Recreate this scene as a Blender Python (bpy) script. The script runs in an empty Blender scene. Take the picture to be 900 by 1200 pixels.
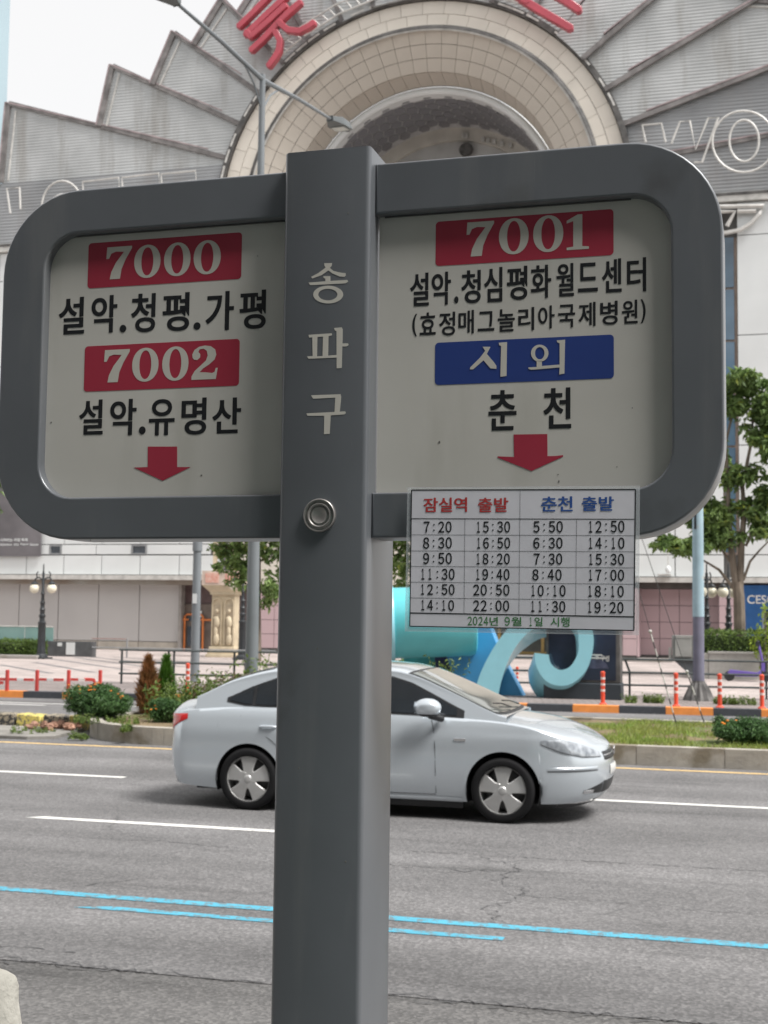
import bpy, math, random
import numpy as np
from math import sin, cos, pi, radians, atan, atan2, sqrt, hypot
from mathutils import Vector, Matrix
random.seed(7); RNG = np.random.default_rng(7)

# ------------------------------------------------------------------ camera
F_PX = 1570.0; CAM_Z = 2.1
PITCH = atan(117 / F_PX); ROLL = 0.0115; YAW = atan(F_PX / 5575)
sc = bpy.context.scene
COL = sc.collection
CAM_R = Matrix.Rotation(YAW, 3, 'Z') @ Matrix.Rotation(pi / 2 + PITCH, 3, 'X') @ Matrix.Rotation(ROLL, 3, 'Z')
cd = bpy.data.cameras.new('camera'); cam = bpy.data.objects.new('camera', cd); COL.objects.link(cam)
cam.matrix_world = Matrix.Translation((0, 0, CAM_Z)) @ CAM_R.to_4x4()
cd.sensor_fit = 'VERTICAL'; cd.sensor_height = 36; cd.sensor_width = 27; cd.lens = F_PX / 1200 * 36
cd.clip_start = 0.05; cd.clip_end = 3000
cd.dof.use_dof = True; cd.dof.focus_distance = 1.85; cd.dof.aperture_fstop = 17
sc.camera = cam

# ------------------------------------------------------------------ light: bright overcast day
SUN_EL, SUN_AZ = radians(57), radians(106)      # azimuth from +Y (across the road) towards +X (right)
w = bpy.data.worlds.new('World'); sc.world = w; w.use_nodes = True
nt = w.node_tree; nt.nodes.clear()
out = nt.nodes.new('ShaderNodeOutputWorld'); bg = nt.nodes.new('ShaderNodeBackground')
sky = nt.nodes.new('ShaderNodeTexSky'); sky.sky_type = 'NISHITA'; sky.sun_disc = False
sky.sun_elevation = SUN_EL; sky.sun_rotation = SUN_AZ; sky.air_density = 1.0; sky.dust_density = 4.0; sky.ozone_density = 1.0
hs = nt.nodes.new('ShaderNodeMixRGB'); hs.inputs[0].default_value = 0.9; hs.inputs[2].default_value = (3.05, 2.98, 2.88, 1)
nt.links.new(sky.outputs[0], hs.inputs[1]); nt.links.new(hs.outputs[0], bg.inputs[0])
bg.inputs[1].default_value = 0.1; nt.links.new(bg.outputs[0], out.inputs[0])
sd = bpy.data.lights.new('sun', 'SUN'); sd.energy = 1.5; sd.angle = radians(22); sd.color = (1, 0.98, 0.955)
sun = bpy.data.objects.new('sun', sd); COL.objects.link(sun)
sun_dir = Vector((sin(SUN_AZ) * cos(SUN_EL), cos(SUN_AZ) * cos(SUN_EL), sin(SUN_EL)))
sun.rotation_euler = sun_dir.to_track_quat('Z', 'Y').to_euler(); sun.location = sun_dir * 80
sc.view_settings.view_transform = 'Standard'; sc.view_settings.look = 'None'
sc.view_settings.exposure = 1.72; sc.view_settings.gamma = 1
sc.render.engine = 'CYCLES'; sc.cycles.max_bounces = 6; sc.cycles.diffuse_bounces = 3; sc.cycles.glossy_bounces = 3
sc.cycles.transparent_max_bounces = 8; sc.cycles.use_denoising = True

# ------------------------------------------------------------------ survey helpers (photo pixel -> real place)
def ray(px, py): return CAM_R @ Vector(((px - 450) / F_PX, -(py - 600) / F_PX, -1.0))
CAMP = Vector((0, 0, CAM_Z))
def on_ground(px, py, z=0.0):
    d = ray(px, py); return CAMP + d * ((z - CAM_Z) / d.z)
def on_plane(px, py, Y):
    d = ray(px, py); return CAMP + d * (Y / d.y)
def at_x(px, py, X):
    d = ray(px, py); return CAMP + d * (X / d.x)

# ------------------------------------------------------------------ materials
MATS = {}
def mat(name, col, rough=0.6, metal=0.0, var=0.12, scale=3.0, bump=0.0, bscale=None, spec=0.5, coat=0.0, alpha=1.0,
        trans=0.0, col2=None, detail=6.0, dirt=None, coords='Object', stretch=None):
    if name in MATS: return MATS[name]
    m = bpy.data.materials.new(name); m.use_nodes = True; n = m.node_tree; b = n.nodes['Principled BSDF']
    c = list(col) + [1]
    b.inputs['Roughness'].default_value = rough; b.inputs['Metallic'].default_value = metal
    b.inputs['Specular IOR Level'].default_value = spec; b.inputs['Coat Weight'].default_value = coat
    b.inputs['Coat Roughness'].default_value = 0.05
    b.inputs['Alpha'].default_value = alpha; b.inputs['Transmission Weight'].default_value = trans
    tc = n.nodes.new('ShaderNodeTexCoord'); src = tc.outputs[coords]
    if stretch:
        mp = n.nodes.new('ShaderNodeMapping'); mp.inputs['Scale'].default_value = stretch
        n.links.new(src, mp.inputs[0]); src = mp.outputs[0]
    nz = n.nodes.new('ShaderNodeTexNoise'); nz.inputs['Scale'].default_value = scale; nz.inputs['Detail'].default_value = detail
    n.links.new(src, nz.inputs['Vector'])
    cr = n.nodes.new('ShaderNodeValToRGB'); cr.color_ramp.elements[0].position = 0.3; cr.color_ramp.elements[1].position = 0.7
    c2 = col2 if col2 else [x * (1 - var * 2) for x in col]
    cr.color_ramp.elements[0].color = list(c2) + [1]
    cr.color_ramp.elements[1].color = [min(1, x * (1 + var * (0.5 if not col2 else 0))) for x in col] + [1]
    n.links.new(nz.outputs[0], cr.inputs[0]); last = cr.outputs[0]
    if dirt:
        n2 = n.nodes.new('ShaderNodeTexNoise'); n2.inputs['Scale'].default_value = dirt[1]; n2.inputs['Detail'].default_value = 8
        n.links.new(src, n2.inputs['Vector'])
        r2 = n.nodes.new('ShaderNodeValToRGB'); r2.color_ramp.elements[0].position = dirt[2]; r2.color_ramp.elements[1].position = dirt[2] + 0.12
        n.links.new(n2.outputs[0], r2.inputs[0])
        mx = n.nodes.new('ShaderNodeMixRGB'); mx.inputs[2].default_value = list(dirt[0]) + [1]
        n.links.new(r2.outputs[0], mx.inputs[0]); n.links.new(last, mx.inputs[1]); last = mx.outputs[0]
    n.links.new(last, b.inputs['Base Color'])
    if bump:
        bz = n.nodes.new('ShaderNodeTexNoise'); bz.inputs['Scale'].default_value = bscale or scale * 6; bz.inputs['Detail'].default_value = 5
        n.links.new(src, bz.inputs['Vector'])
        bp = n.nodes.new('ShaderNodeBump'); bp.inputs['Strength'].default_value = bump; bp.inputs['Distance'].default_value = 0.02
        n.links.new(bz.outputs[0], bp.inputs['Height']); n.links.new(bp.outputs[0], b.inputs['Normal'])
    MATS[name] = m; return m

def asphalt(name, base, dark):
    m = mat(name, base, 0.9, var=0.1, scale=0.6, bump=0)
    n = m.node_tree; b = n.nodes['Principled BSDF']; tc = n.nodes.new('ShaderNodeTexCoord')
    cur = b.inputs['Base Color'].links[0].from_socket
    sp = n.nodes.new('ShaderNodeTexVoronoi'); sp.inputs['Scale'].default_value = 55; n.links.new(tc.outputs['Object'], sp.inputs['Vector'])
    r = n.nodes.new('ShaderNodeValToRGB'); e = r.color_ramp.elements
    e[0].position = 0.0; e[0].color = (0.25, 0.25, 0.25, 1); e[1].position = 1.0; e[1].color = (2.1, 2.08, 2.05, 1)
    e.new(0.5).color = (0.9, 0.9, 0.9, 1)
    n.links.new(sp.outputs['Color'], r.inputs[0])
    mx = n.nodes.new('ShaderNodeMixRGB'); mx.blend_type = 'MULTIPLY'; mx.inputs[0].default_value = 0.5
    n.links.new(cur, mx.inputs[1]); n.links.new(r.outputs[0], mx.inputs[2])
    # worn wheel tracks and patches
    mp = n.nodes.new('ShaderNodeMapping'); mp.inputs['Scale'].default_value = (0.12, 1.1, 1); n.links.new(tc.outputs['Object'], mp.inputs[0])
    n3 = n.nodes.new('ShaderNodeTexNoise'); n3.inputs['Scale'].default_value = 1.0; n3.inputs['Detail'].default_value = 7; n.links.new(mp.outputs[0], n3.inputs['Vector'])
    r3 = n.nodes.new('ShaderNodeValToRGB'); r3.color_ramp.elements[0].position = 0.32; r3.color_ramp.elements[0].color = (0.66, 0.66, 0.66, 1)
    r3.color_ramp.elements[1].position = 0.62; r3.color_ramp.elements[1].color = (1.12, 1.12, 1.12, 1); n.links.new(n3.outputs[0], r3.inputs[0])
    m2 = n.nodes.new('ShaderNodeMixRGB'); m2.blend_type = 'MULTIPLY'; m2.inputs[0].default_value = 0.8
    n.links.new(mx.outputs[0], m2.inputs[1]); n.links.new(r3.outputs[0], m2.inputs[2])
    # cracks: thin distorted cell borders, only in places
    nd = n.nodes.new('ShaderNodeTexNoise'); nd.inputs['Scale'].default_value = 1.6; nd.inputs['Detail'].default_value = 6; n.links.new(tc.outputs['Object'], nd.inputs['Vector'])
    va = n.nodes.new('ShaderNodeMixRGB'); va.inputs[0].default_value = 0.35; n.links.new(tc.outputs['Object'], va.inputs[1]); n.links.new(nd.outputs['Color'], va.inputs[2])
    vo = n.nodes.new('ShaderNodeTexVoronoi'); vo.feature = 'DISTANCE_TO_EDGE'; vo.inputs['Scale'].default_value = 1.1; n.links.new(va.outputs[0], vo.inputs['Vector'])
    rc = n.nodes.new('ShaderNodeValToRGB'); rc.color_ramp.elements[0].position = 0.0; rc.color_ramp.elements[0].color = (1, 1, 1, 1)
    rc.color_ramp.elements[1].position = 0.018; rc.color_ramp.elements[1].color = (0, 0, 0, 1); n.links.new(vo.outputs['Distance'], rc.inputs[0])
    nm = n.nodes.new('ShaderNodeTexNoise'); nm.inputs['Scale'].default_value = 0.7; nm.inputs['Detail'].default_value = 5; n.links.new(tc.outputs['Object'], nm.inputs['Vector'])
    rm = n.nodes.new('ShaderNodeValToRGB'); rm.color_ramp.elements[0].position = 0.52; rm.color_ramp.elements[1].position = 0.75; n.links.new(nm.outputs[0], rm.inputs[0])
    mu = n.nodes.new('ShaderNodeMath'); mu.operation = 'MULTIPLY'; n.links.new(rc.outputs[0], mu.inputs[0]); n.links.new(rm.outputs[0], mu.inputs[1])
    m3 = n.nodes.new('ShaderNodeMixRGB'); n.links.new(mu.outputs[0], m3.inputs[0]); n.links.new(m2.outputs[0], m3.inputs[1]); m3.inputs[2].default_value = list(dark) + [1]
    # soft oil and dirt stains, broken up by a finer noise
    ns = n.nodes.new('ShaderNodeTexNoise'); ns.inputs['Scale'].default_value = 0.55; ns.inputs['Detail'].default_value = 12; ns.inputs['Roughness'].default_value = 0.72; n.links.new(mp.outputs[0], ns.inputs['Vector'])
    ns.inputs['Scale'].default_value = 2.6
    rs = n.nodes.new('ShaderNodeValToRGB'); rs.color_ramp.elements[0].position = 0.55; rs.color_ramp.elements[0].color = (1,1,1,1); rs.color_ramp.elements[1].position = 0.72; rs.color_ramp.elements[1].color = (0.55,0.55,0.55,1); n.links.new(ns.outputs[0], rs.inputs[0])
    m4 = n.nodes.new('ShaderNodeMixRGB'); m4.blend_type = 'MULTIPLY'; m4.inputs[0].default_value = 1; n.links.new(m3.outputs[0], m4.inputs[1]); n.links.new(rs.outputs[0], m4.inputs[2])
    n.links.new(m4.outputs[0], b.inputs['Base Color'])
    bp = n.nodes.new('ShaderNodeBump'); bp.inputs['Strength'].default_value = 0.35; bp.inputs['Distance'].default_value = 0.006
    n.links.new(sp.outputs['Distance'], bp.inputs['Height']); n.links.new(bp.outputs[0], b.inputs['Normal'])
    return m

def paint_worn(name, col, under, amount):   # road paint flaking to the asphalt in small chips and cross cracks
    m = mat(name, col, 0.75, var=0.08, scale=5)
    n = m.node_tree; b = n.nodes['Principled BSDF']; tc = n.nodes.new('ShaderNodeTexCoord')
    cur = b.inputs['Base Color'].links[0].from_socket
    nz = n.nodes.new('ShaderNodeTexNoise'); nz.inputs['Scale'].default_value = 14; nz.inputs['Detail'].default_value = 9; nz.inputs['Roughness'].default_value = 0.7
    n.links.new(tc.outputs['Object'], nz.inputs['Vector'])
    r = n.nodes.new('ShaderNodeValToRGB'); r.color_ramp.elements[0].position = amount; r.color_ramp.elements[0].color = (1, 1, 1, 1)
    r.color_ramp.elements[1].position = amount + 0.04; r.color_ramp.elements[1].color = (0, 0, 0, 1); n.links.new(nz.outputs[0], r.inputs[0])
    mx = n.nodes.new('ShaderNodeMixRGB'); n.links.new(r.outputs[0], mx.inputs[0]); n.links.new(cur, mx.inputs[1]); mx.inputs[2].default_value = list(under) + [1]
    n.links.new(mx.outputs[0], b.inputs['Base Color']); return m

def ribbed(name, col, pitch, axis='Z', stain=(0.3, 0.29, 0.27), rough=0.5):
    """sheet-metal siding: fine horizontal ribs as bump, long vertical rain stains in the colour"""
    m = mat(name, col, rough, metal=0.2, var=0.12, scale=0.5)
    n = m.node_tree; b = n.nodes['Principled BSDF']; tc = n.nodes.new('ShaderNodeTexCoord')
    cur = b.inputs['Base Color'].links[0].from_socket
    mp = n.nodes.new('ShaderNodeMapping'); mp.inputs['Scale'].default_value = (0.9, 0.9, 0.10); n.links.new(tc.outputs['Object'], mp.inputs[0])
    nz = n.nodes.new('ShaderNodeTexNoise'); nz.inputs['Scale'].default_value = 1.0; nz.inputs['Detail'].default_value = 9; nz.inputs['Roughness'].default_value = 0.65
    n.links.new(mp.outputs[0], nz.inputs['Vector'])
    r = n.nodes.new('ShaderNodeValToRGB'); r.color_ramp.elements[0].position = 0.5; r.color_ramp.elements[1].position = 0.72; n.links.new(nz.outputs[0], r.inputs[0])
    mx = n.nodes.new('ShaderNodeMixRGB'); n.links.new(r.outputs[0], mx.inputs[0]); n.links.new(cur, mx.inputs[1]); mx.inputs[2].default_value = list(stain) + [1]
    n.links.new(mx.outputs[0], b.inputs['Base Color'])
    wv = n.nodes.new('ShaderNodeTexWave'); wv.bands_direction = axis; wv.inputs['Scale'].default_value = 0.314 / pitch; n.links.new(tc.outputs['Object'], wv.inputs['Vector'])
    bp = n.nodes.new('ShaderNodeBump'); bp.inputs['Strength'].default_value = 0.4; bp.inputs['Distance'].default_value = 0.03
    n.links.new(wv.outputs[0], bp.inputs['Height']); n.links.new(bp.outputs[0], b.inputs['Normal'])
    return m

def pavers(name, c1, c2, mortar, bw, bh, rot=0.0):
    m = bpy.data.materials.new(name); m.use_nodes = True; n = m.node_tree; b = n.nodes['Principled BSDF']; b.inputs['Roughness'].default_value = 0.85
    tc = n.nodes.new('ShaderNodeTexCoord'); mp = n.nodes.new('ShaderNodeMapping'); mp.inputs['Rotation'].default_value = (0, 0, rot)
    n.links.new(tc.outputs['Object'], mp.inputs[0])
    br = n.nodes.new('ShaderNodeTexBrick'); br.inputs['Scale'].default_value = 1; br.inputs['Brick Width'].default_value = bw; br.inputs['Row Height'].default_value = bh
    br.inputs['Mortar Size'].default_value = 0.012; br.inputs['Color1'].default_value = list(c1) + [1]; br.inputs['Color2'].default_value = list(c2) + [1]
    br.inputs['Mortar'].default_value = list(mortar) + [1]; n.links.new(mp.outputs[0], br.inputs['Vector'])
    nz = n.nodes.new('ShaderNodeTexNoise'); nz.inputs['Scale'].default_value = 0.8; nz.inputs['Detail'].default_value = 8; n.links.new(tc.outputs['Object'], nz.inputs['Vector'])
    r = n.nodes.new('ShaderNodeValToRGB'); r.color_ramp.elements[0].position = 0.3; r.color_ramp.elements[0].color = (0.75, 0.75, 0.75, 1)
    r.color_ramp.elements[1].position = 0.7; r.color_ramp.elements[1].color = (1.1, 1.1, 1.1, 1); n.links.new(nz.outputs[0], r.inputs[0])
    mx = n.nodes.new('ShaderNodeMixRGB'); mx.blend_type = 'MULTIPLY'; mx.inputs[0].default_value = 1
    n.links.new(br.outputs[0], mx.inputs[1]); n.links.new(r.outputs[0], mx.inputs[2]); n.links.new(mx.outputs[0], b.inputs['Base Color'])
    MATS[name] = m; return m

def weather(m, dust, thr=0.58, stretch=(9, 9, 1.2), scale=2.0, scratch=(0.3, 0.3, 0.3)):
    """rain streaks of dust and a few fine scratches over an existing paint"""
    n = m.node_tree; b = n.nodes['Principled BSDF']; cur = b.inputs['Base Color'].links[0].from_socket; tc = n.nodes.new('ShaderNodeTexCoord')
    for st, sc_, th, w_, col, amt in ((stretch, scale, thr, .2, dust, .55), ((140, 140, 5), 1.0, .74, .02, scratch, .5), ((6, 6, 160), 1.0, .755, .02, scratch, .5)):
        mp = n.nodes.new('ShaderNodeMapping'); mp.inputs['Scale'].default_value = st; mp.inputs['Rotation'].default_value = (0, .25 if st[0] > 50 else 0, 0); n.links.new(tc.outputs['Object'], mp.inputs[0])
        nz = n.nodes.new('ShaderNodeTexNoise'); nz.inputs['Scale'].default_value = sc_; nz.inputs['Detail'].default_value = 8; n.links.new(mp.outputs[0], nz.inputs['Vector'])
        r = n.nodes.new('ShaderNodeValToRGB'); r.color_ramp.elements[0].position = th; r.color_ramp.elements[1].position = th+w_; r.color_ramp.elements[1].color = (amt,)*3+(1,); n.links.new(nz.outputs[0], r.inputs[0])
        mx = n.nodes.new('ShaderNodeMixRGB'); n.links.new(r.outputs[0], mx.inputs[0]); n.links.new(cur, mx.inputs[1]); mx.inputs[2].default_value = list(col)+[1]; cur = mx.outputs[0]
    n.links.new(cur, b.inputs['Base Color'])

# ------------------------------------------------------------------ mesh helpers
class MB:
    def __init__(s): s.v = []; s.f = []
    def add(s, vs, fs):
        o = len(s.v); s.v += [tuple(v) for v in vs]; s.f += [tuple(i + o for i in f) for f in fs]; return s
    def box(s, x0, x1, y0, y1, z0, z1):
        return s.add([(x0,y0,z0),(x1,y0,z0),(x1,y1,z0),(x0,y1,z0),(x0,y0,z1),(x1,y0,z1),(x1,y1,z1),(x0,y1,z1)],
                     [(0,3,2,1),(4,5,6,7),(0,1,5,4),(1,2,6,5),(2,3,7,6),(3,0,4,7)])
    def prism(s, pts, y0, y1):          # pts (x,z) polygon extruded along y
        n = len(pts)
        a = sum(pts[i][0]*pts[(i+1)%n][1]-pts[(i+1)%n][0]*pts[i][1] for i in range(n))
        if a < 0: pts = pts[::-1]
        vs = [(p[0], y0, p[1]) for p in pts] + [(p[0], y1, p[1]) for p in pts]
        return s.add(vs, [tuple(range(n)), tuple(range(2*n-1, n-1, -1))] + [(i, i+n, (i+1)%n+n, (i+1)%n) for i in range(n)])
    def prism_z(s, pts, z0, z1):        # pts (x,y) polygon extruded along z
        n = len(pts)
        a = sum(pts[i][0]*pts[(i+1)%n][1]-pts[(i+1)%n][0]*pts[i][1] for i in range(n))
        if a < 0: pts = pts[::-1]
        vs = [(p[0], p[1], z0) for p in pts] + [(p[0], p[1], z1) for p in pts]
        return s.add(vs, [tuple(range(n-1,-1,-1)), tuple(range(n, 2*n))] + [(i, (i+1)%n, (i+1)%n+n, i+n) for i in range(n)])
    def tube(s, pts, rad, n=8, cap=True):
        pts = [Vector(p) for p in pts]; rs = rad if hasattr(rad, '__len__') else [rad]*len(pts); o = len(s.v); up = None
        for i, p in enumerate(pts):
            d = (pts[min(i+1, len(pts)-1)] - pts[max(i-1, 0)]).normalized()
            if up is None: up = Vector((0,0,1)) if abs(d.z) < 0.9 else Vector((1,0,0))
            a = d.cross(up).normalized(); up = a.cross(d).normalized()
            for k in range(n):
                t = 2*pi*k/n; s.v.append(tuple(p + (a*cos(t) + up*sin(t))*rs[i]))
        for i in range(len(pts)-1):
            for k in range(n): s.f.append((o+i*n+k, o+i*n+(k+1)%n, o+(i+1)*n+(k+1)%n, o+(i+1)*n+k))
        if cap: s.f.append(tuple(o+k for k in range(n-1,-1,-1))); s.f.append(tuple(o+(len(pts)-1)*n+k for k in range(n)))
        return s
    def lathe(s, prof, n=24, c=(0,0,0), axis='Z', caps=True):
        o = len(s.v)
        for r, h in prof:
            for k in range(n):
                t = 2*pi*k/n; a, b = r*cos(t), r*sin(t)
                s.v.append((c[0]+a, c[1]+b, c[2]+h) if axis=='Z' else ((c[0]+a, c[1]+h, c[2]+b) if axis=='Y' else (c[0]+h, c[1]+a, c[2]+b)))
        for i in range(len(prof)-1):
            for k in range(n):
                q = (o+i*n+k, o+i*n+(k+1)%n, o+(i+1)*n+(k+1)%n, o+(i+1)*n+k)
                s.f.append(q if axis != 'Y' else q[::-1])
        if not caps: return s
        if prof[0][0] > 1e-6: s.f.append(tuple(o+k for k in range(n-1,-1,-1)) if axis != 'Y' else tuple(o+k for k in range(n)))
        if prof[-1][0] > 1e-6:
            e = o+(len(prof)-1)*n; s.f.append(tuple(e+k for k in range(n)) if axis != 'Y' else tuple(e+k for k in range(n-1,-1,-1)))
        return s
    def ball(s, c, r, n=12, m=8, sq=(1,1,1)):
        pr = [(r*sin(pi*i/m), -r*cos(pi*i/m)) for i in range(m+1)]; b = MB().lathe(pr, n)
        return s.add([(c[0]+v[0]*sq[0], c[1]+v[1]*sq[1], c[2]+v[2]*sq[2]) for v in b.v], b.f)
    def grid(s, rows):                  # rows of equal-length point lists
        n = len(rows[0]); o = len(s.v)
        for r in rows: s.v += [tuple(p) for p in r]
        for i in range(len(rows)-1):
            for k in range(n-1): s.f.append((o+i*n+k, o+i*n+k+1, o+(i+1)*n+k+1, o+(i+1)*n+k))
        return s
    def xform(s, M):
        s.v = [tuple(M @ Vector(v)) for v in s.v]; return s

def obj(name, mb, m, parent=None, smooth=False, bevel=0, loc=None, **props):
    if isinstance(mb, MB):
        me = bpy.data.meshes.new(name); me.from_pydata(mb.v, [], mb.f); me.update()
    else: me = mb
    if m is not None and not me.materials: me.materials.append(m)
    if smooth:
        me.polygons.foreach_set('use_smooth', [True]*len(me.polygons))
        if smooth != 2: me.set_sharp_from_angle(angle=radians(40))
    o = bpy.data.objects.new(name, me); COL.objects.link(o)
    if parent: o.parent = parent
    if loc: o.location = loc
    if bevel:
        b = o.modifiers.new('bevel', 'BEVEL'); b.width = bevel; b.segments = 2; b.limit_method = 'ANGLE'; b.angle_limit = radians(40)
        if not smooth: me.polygons.foreach_set('use_smooth', [True]*len(me.polygons)); me.set_sharp_from_angle(angle=radians(50))
    for k, v in props.items(): o[k] = v
    return o
def thing(name, label, cat, loc=(0,0,0), rz=0, group=None):
    o = bpy.data.objects.new(name, None); COL.objects.link(o); o.location = loc; o.rotation_euler = (0,0,rz)
    o.empty_display_size = 0.2; o['label'] = label; o['category'] = cat
    if group: o['group'] = group
    return o
def tag(o, label, cat, group=None):
    o['label'] = label; o['category'] = cat
    if group: o['group'] = group
    return o
def kids(o): return [c for c in bpy.data.objects if c.parent == o]
def dup(root, loc, rz=0, label=None, scale=None):
    r = root.copy(); COL.objects.link(r); r.location = loc; r.rotation_euler = (0,0,rz)
    if scale: r.scale = (scale,)*3
    if label: r['label'] = label
    for ch in kids(root):
        c = ch.copy(); COL.objects.link(c); c.parent = r
        for g in kids(ch):
            d = g.copy(); COL.objects.link(d); d.parent = c
    return r
def share(name, me, parent, M):
    o = bpy.data.objects.new(name, me); COL.objects.link(o); o.parent = parent; o.matrix_local = M; return o

# flat lettering: built in (x, z) facing -y
def curve_mesh(loops, ext=0.0005, bevel=0.0):
    c = bpy.data.curves.new('c', 'CURVE'); c.dimensions = '2D'; c.fill_mode = 'BOTH'
    for lp in loops:
        sp = c.splines.new('POLY'); sp.points.add(len(lp)-1)
        for i, p in enumerate(lp): sp.points[i].co = (p[0], p[1], 0, 1)
        sp.use_cyclic_u = True
    c.extrude = ext
    if bevel: c.extrude = max(0, ext - bevel); c.bevel_depth = bevel; c.bevel_resolution = 2; c.offset = -bevel
    o = bpy.data.objects.new('c', c); COL.objects.link(o); bpy.context.view_layer.update()
    dg = bpy.context.evaluated_depsgraph_get(); me = bpy.data.meshes.new_from_object(o.evaluated_get(dg))
    bpy.data.objects.remove(o); bpy.data.curves.remove(c)
    me.transform(Matrix.Rotation(pi/2, 4, 'X')); return me
def text_mesh(body, weight=0.0, ext=0.0, spacing=1.0):
    if weight > 0.02:                   # heavier strokes: two slightly shifted strikes of a modest offset
        a = text_mesh(body, 0.013, ext, spacing); vs = [v.co[:] for v in a.vertices]; fs = [tuple(p.vertices) for p in a.polygons]; k = len(vs); d = weight*0.75
        for dx, dy in ((d,0.0008),(d*.5,0.0004)):
            k = len(vs); n0 = len(a.vertices); vs += [(x+dx, y-dy, z) for x, y, z in vs[:n0]]; fs += [tuple(i+k for i in tuple(p.vertices)) for p in a.polygons]
        m2 = bpy.data.meshes.new('t'); m2.from_pydata(vs, [], fs); m2.update(); return m2
    c = bpy.data.curves.new('t', 'FONT'); c.body = body; c.offset = weight; c.extrude = ext; c.resolution_u = 6; c.space_character = spacing
    o = bpy.data.objects.new('t', c); COL.objects.link(o); bpy.context.view_layer.update()
    dg = bpy.context.evaluated_depsgraph_get(); me = bpy.data.meshes.new_from_object(o.evaluated_get(dg))
    bpy.data.objects.remove(o); bpy.data.curves.remove(c)
    me.transform(Matrix.Rotation(pi/2, 4, 'X')); return me
def fit(me, x0, x1, z0, z1, y, thick=0.0008):
    co = np.array([v.co[:] for v in me.vertices]); lo, hi = co.min(0), co.max(0)
    sx = (x1-x0)/(hi[0]-lo[0]); sz = (z1-z0)/(hi[2]-lo[2]); sy = thick/max(hi[1]-lo[1], 1e-6) if hi[1]-lo[1] > 1e-6 else 1
    for v in me.vertices:
        v.co = (x0+(v.co.x-lo[0])*sx, y+(v.co.y-lo[1])*sy - (thick if sy != 1 else 0), z0+(v.co.z-lo[2])*sz)
    me.update(); return me
def ell(cx, cz, rx, rz, n=32, p=2.0):
    r = []
    for i in range(n):
        t = 2*pi*i/n; c, s_ = cos(t), sin(t)
        r.append((cx+rx*abs(c)**(2/p)*(1 if c>=0 else -1), cz+rz*abs(s_)**(2/p)*(1 if s_>=0 else -1)))
    return r
def rrect(x0, x1, z0, z1, r, n=6, corners=(1,1,1,1)):
    pts = []                            # bl, br, tr, tl
    for (cx, cz, a, k) in ((x0,z0,180,0),(x1,z0,270,1),(x1,z1,0,2),(x0,z1,90,3)):
        if not corners[k]: pts.append((cx, cz)); continue
        ox = cx+r if cx == x0 else cx-r; oz = cz+r if cz == z0 else cz-r
        for i in range(n+1):
            t = radians(a+90*i/n); pts.append((ox+r*cos(t), oz+r*sin(t)))
    return pts
def leaf_mesh(pos, nrm, size, aspect=0.5, droop=0.3):
    """pos (n,3); one folded four-corner leaf each, random turn"""
    n = len(pos); a = RNG.normal(size=(n,3)); nr = nrm/np.linalg.norm(nrm,axis=1)[:,None]
    a -= (a*nr).sum(1)[:,None]*nr; a /= np.linalg.norm(a,axis=1)[:,None]; b = np.cross(nr, a)
    s = np.asarray(size).reshape(-1,1)*np.ones((n,1)) * RNG.uniform(0.7,1.25,(n,1))
    p0 = pos; p1 = pos+a*s*0.5+b*s*aspect*0.5; p2 = pos+a*s-nr*s*droop; p3 = pos+a*s*0.5-b*s*aspect*0.5
    v = np.stack([p0,p1,p2,p3],1).reshape(-1,3); f = np.arange(4*n).reshape(n,4)
    me = bpy.data.meshes.new('leaves'); me.from_pydata(v.tolist(), [], f.tolist()); me.update(); return me
def leaf_cloud(blobs, n, size, up=0.6, shell=0.55, **k):
    """blobs: (x,y,z,rx,ry,rz[,weight]) ellipsoids"""
    wt = np.array([b[3]*b[4]*b[5] for b in blobs])**0.75; wt /= wt.sum(); idx = RNG.choice(len(blobs), n, p=wt)
    B = np.array([b[:6] for b in blobs])[idx]; d = RNG.normal(size=(n,3)); d /= np.linalg.norm(d,axis=1)[:,None]
    r = RNG.uniform(shell**2, 1, (n,1))**0.5; pos = B[:,:3]+B[:,3:6]*d*r
    nr = d*0.6+RNG.normal(size=(n,3))*0.5; nr[:,2] += up
    return leaf_mesh(pos, nr, size, **k)
def foliage_mat(name, c1, c2, c3=None, scale=2.0, trans=0.25):
    m = mat(name, c1, 0.55, col2=c2, scale=scale, var=0.2, detail=3)
    n = m.node_tree; b = n.nodes['Principled BSDF']
    g = n.nodes.new('ShaderNodeNewGeometry'); cur = b.inputs['Base Color'].links[0].from_socket
    r = n.nodes.new('ShaderNodeValToRGB'); e = r.color_ramp.elements; e[0].color = (0.6,0.62,0.6,1); e[1].color = (1.45,1.4,1.2,1)
    if c3:
        x = e.new(0.93); x.color = (1.4,1.35,1.2,1); e[2].color = list(c3)+[1]
    n.links.new(g.outputs['Random Per Island'], r.inputs[0])
    mx = n.nodes.new('ShaderNodeMixRGB'); mx.blend_type = 'MULTIPLY'; mx.inputs[0].default_value = 1
    n.links.new(cur, mx.inputs[1]); n.links.new(r.outputs[0], mx.inputs[2]); n.links.new(mx.outputs[0], b.inputs['Base Color'])
    tr = n.nodes.new('ShaderNodeBsdfTranslucent'); n.links.new(mx.outputs[0], tr.inputs[0])
    ms = n.nodes.new('ShaderNodeMixShader'); ms.inputs[0].default_value = trans; o = n.nodes['Material Output']
    n.links.new(b.outputs[0], ms.inputs[1]); n.links.new(tr.outputs[0], ms.inputs[2]); n.links.new(ms.outputs[0], o.inputs[0])
    return m
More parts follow.
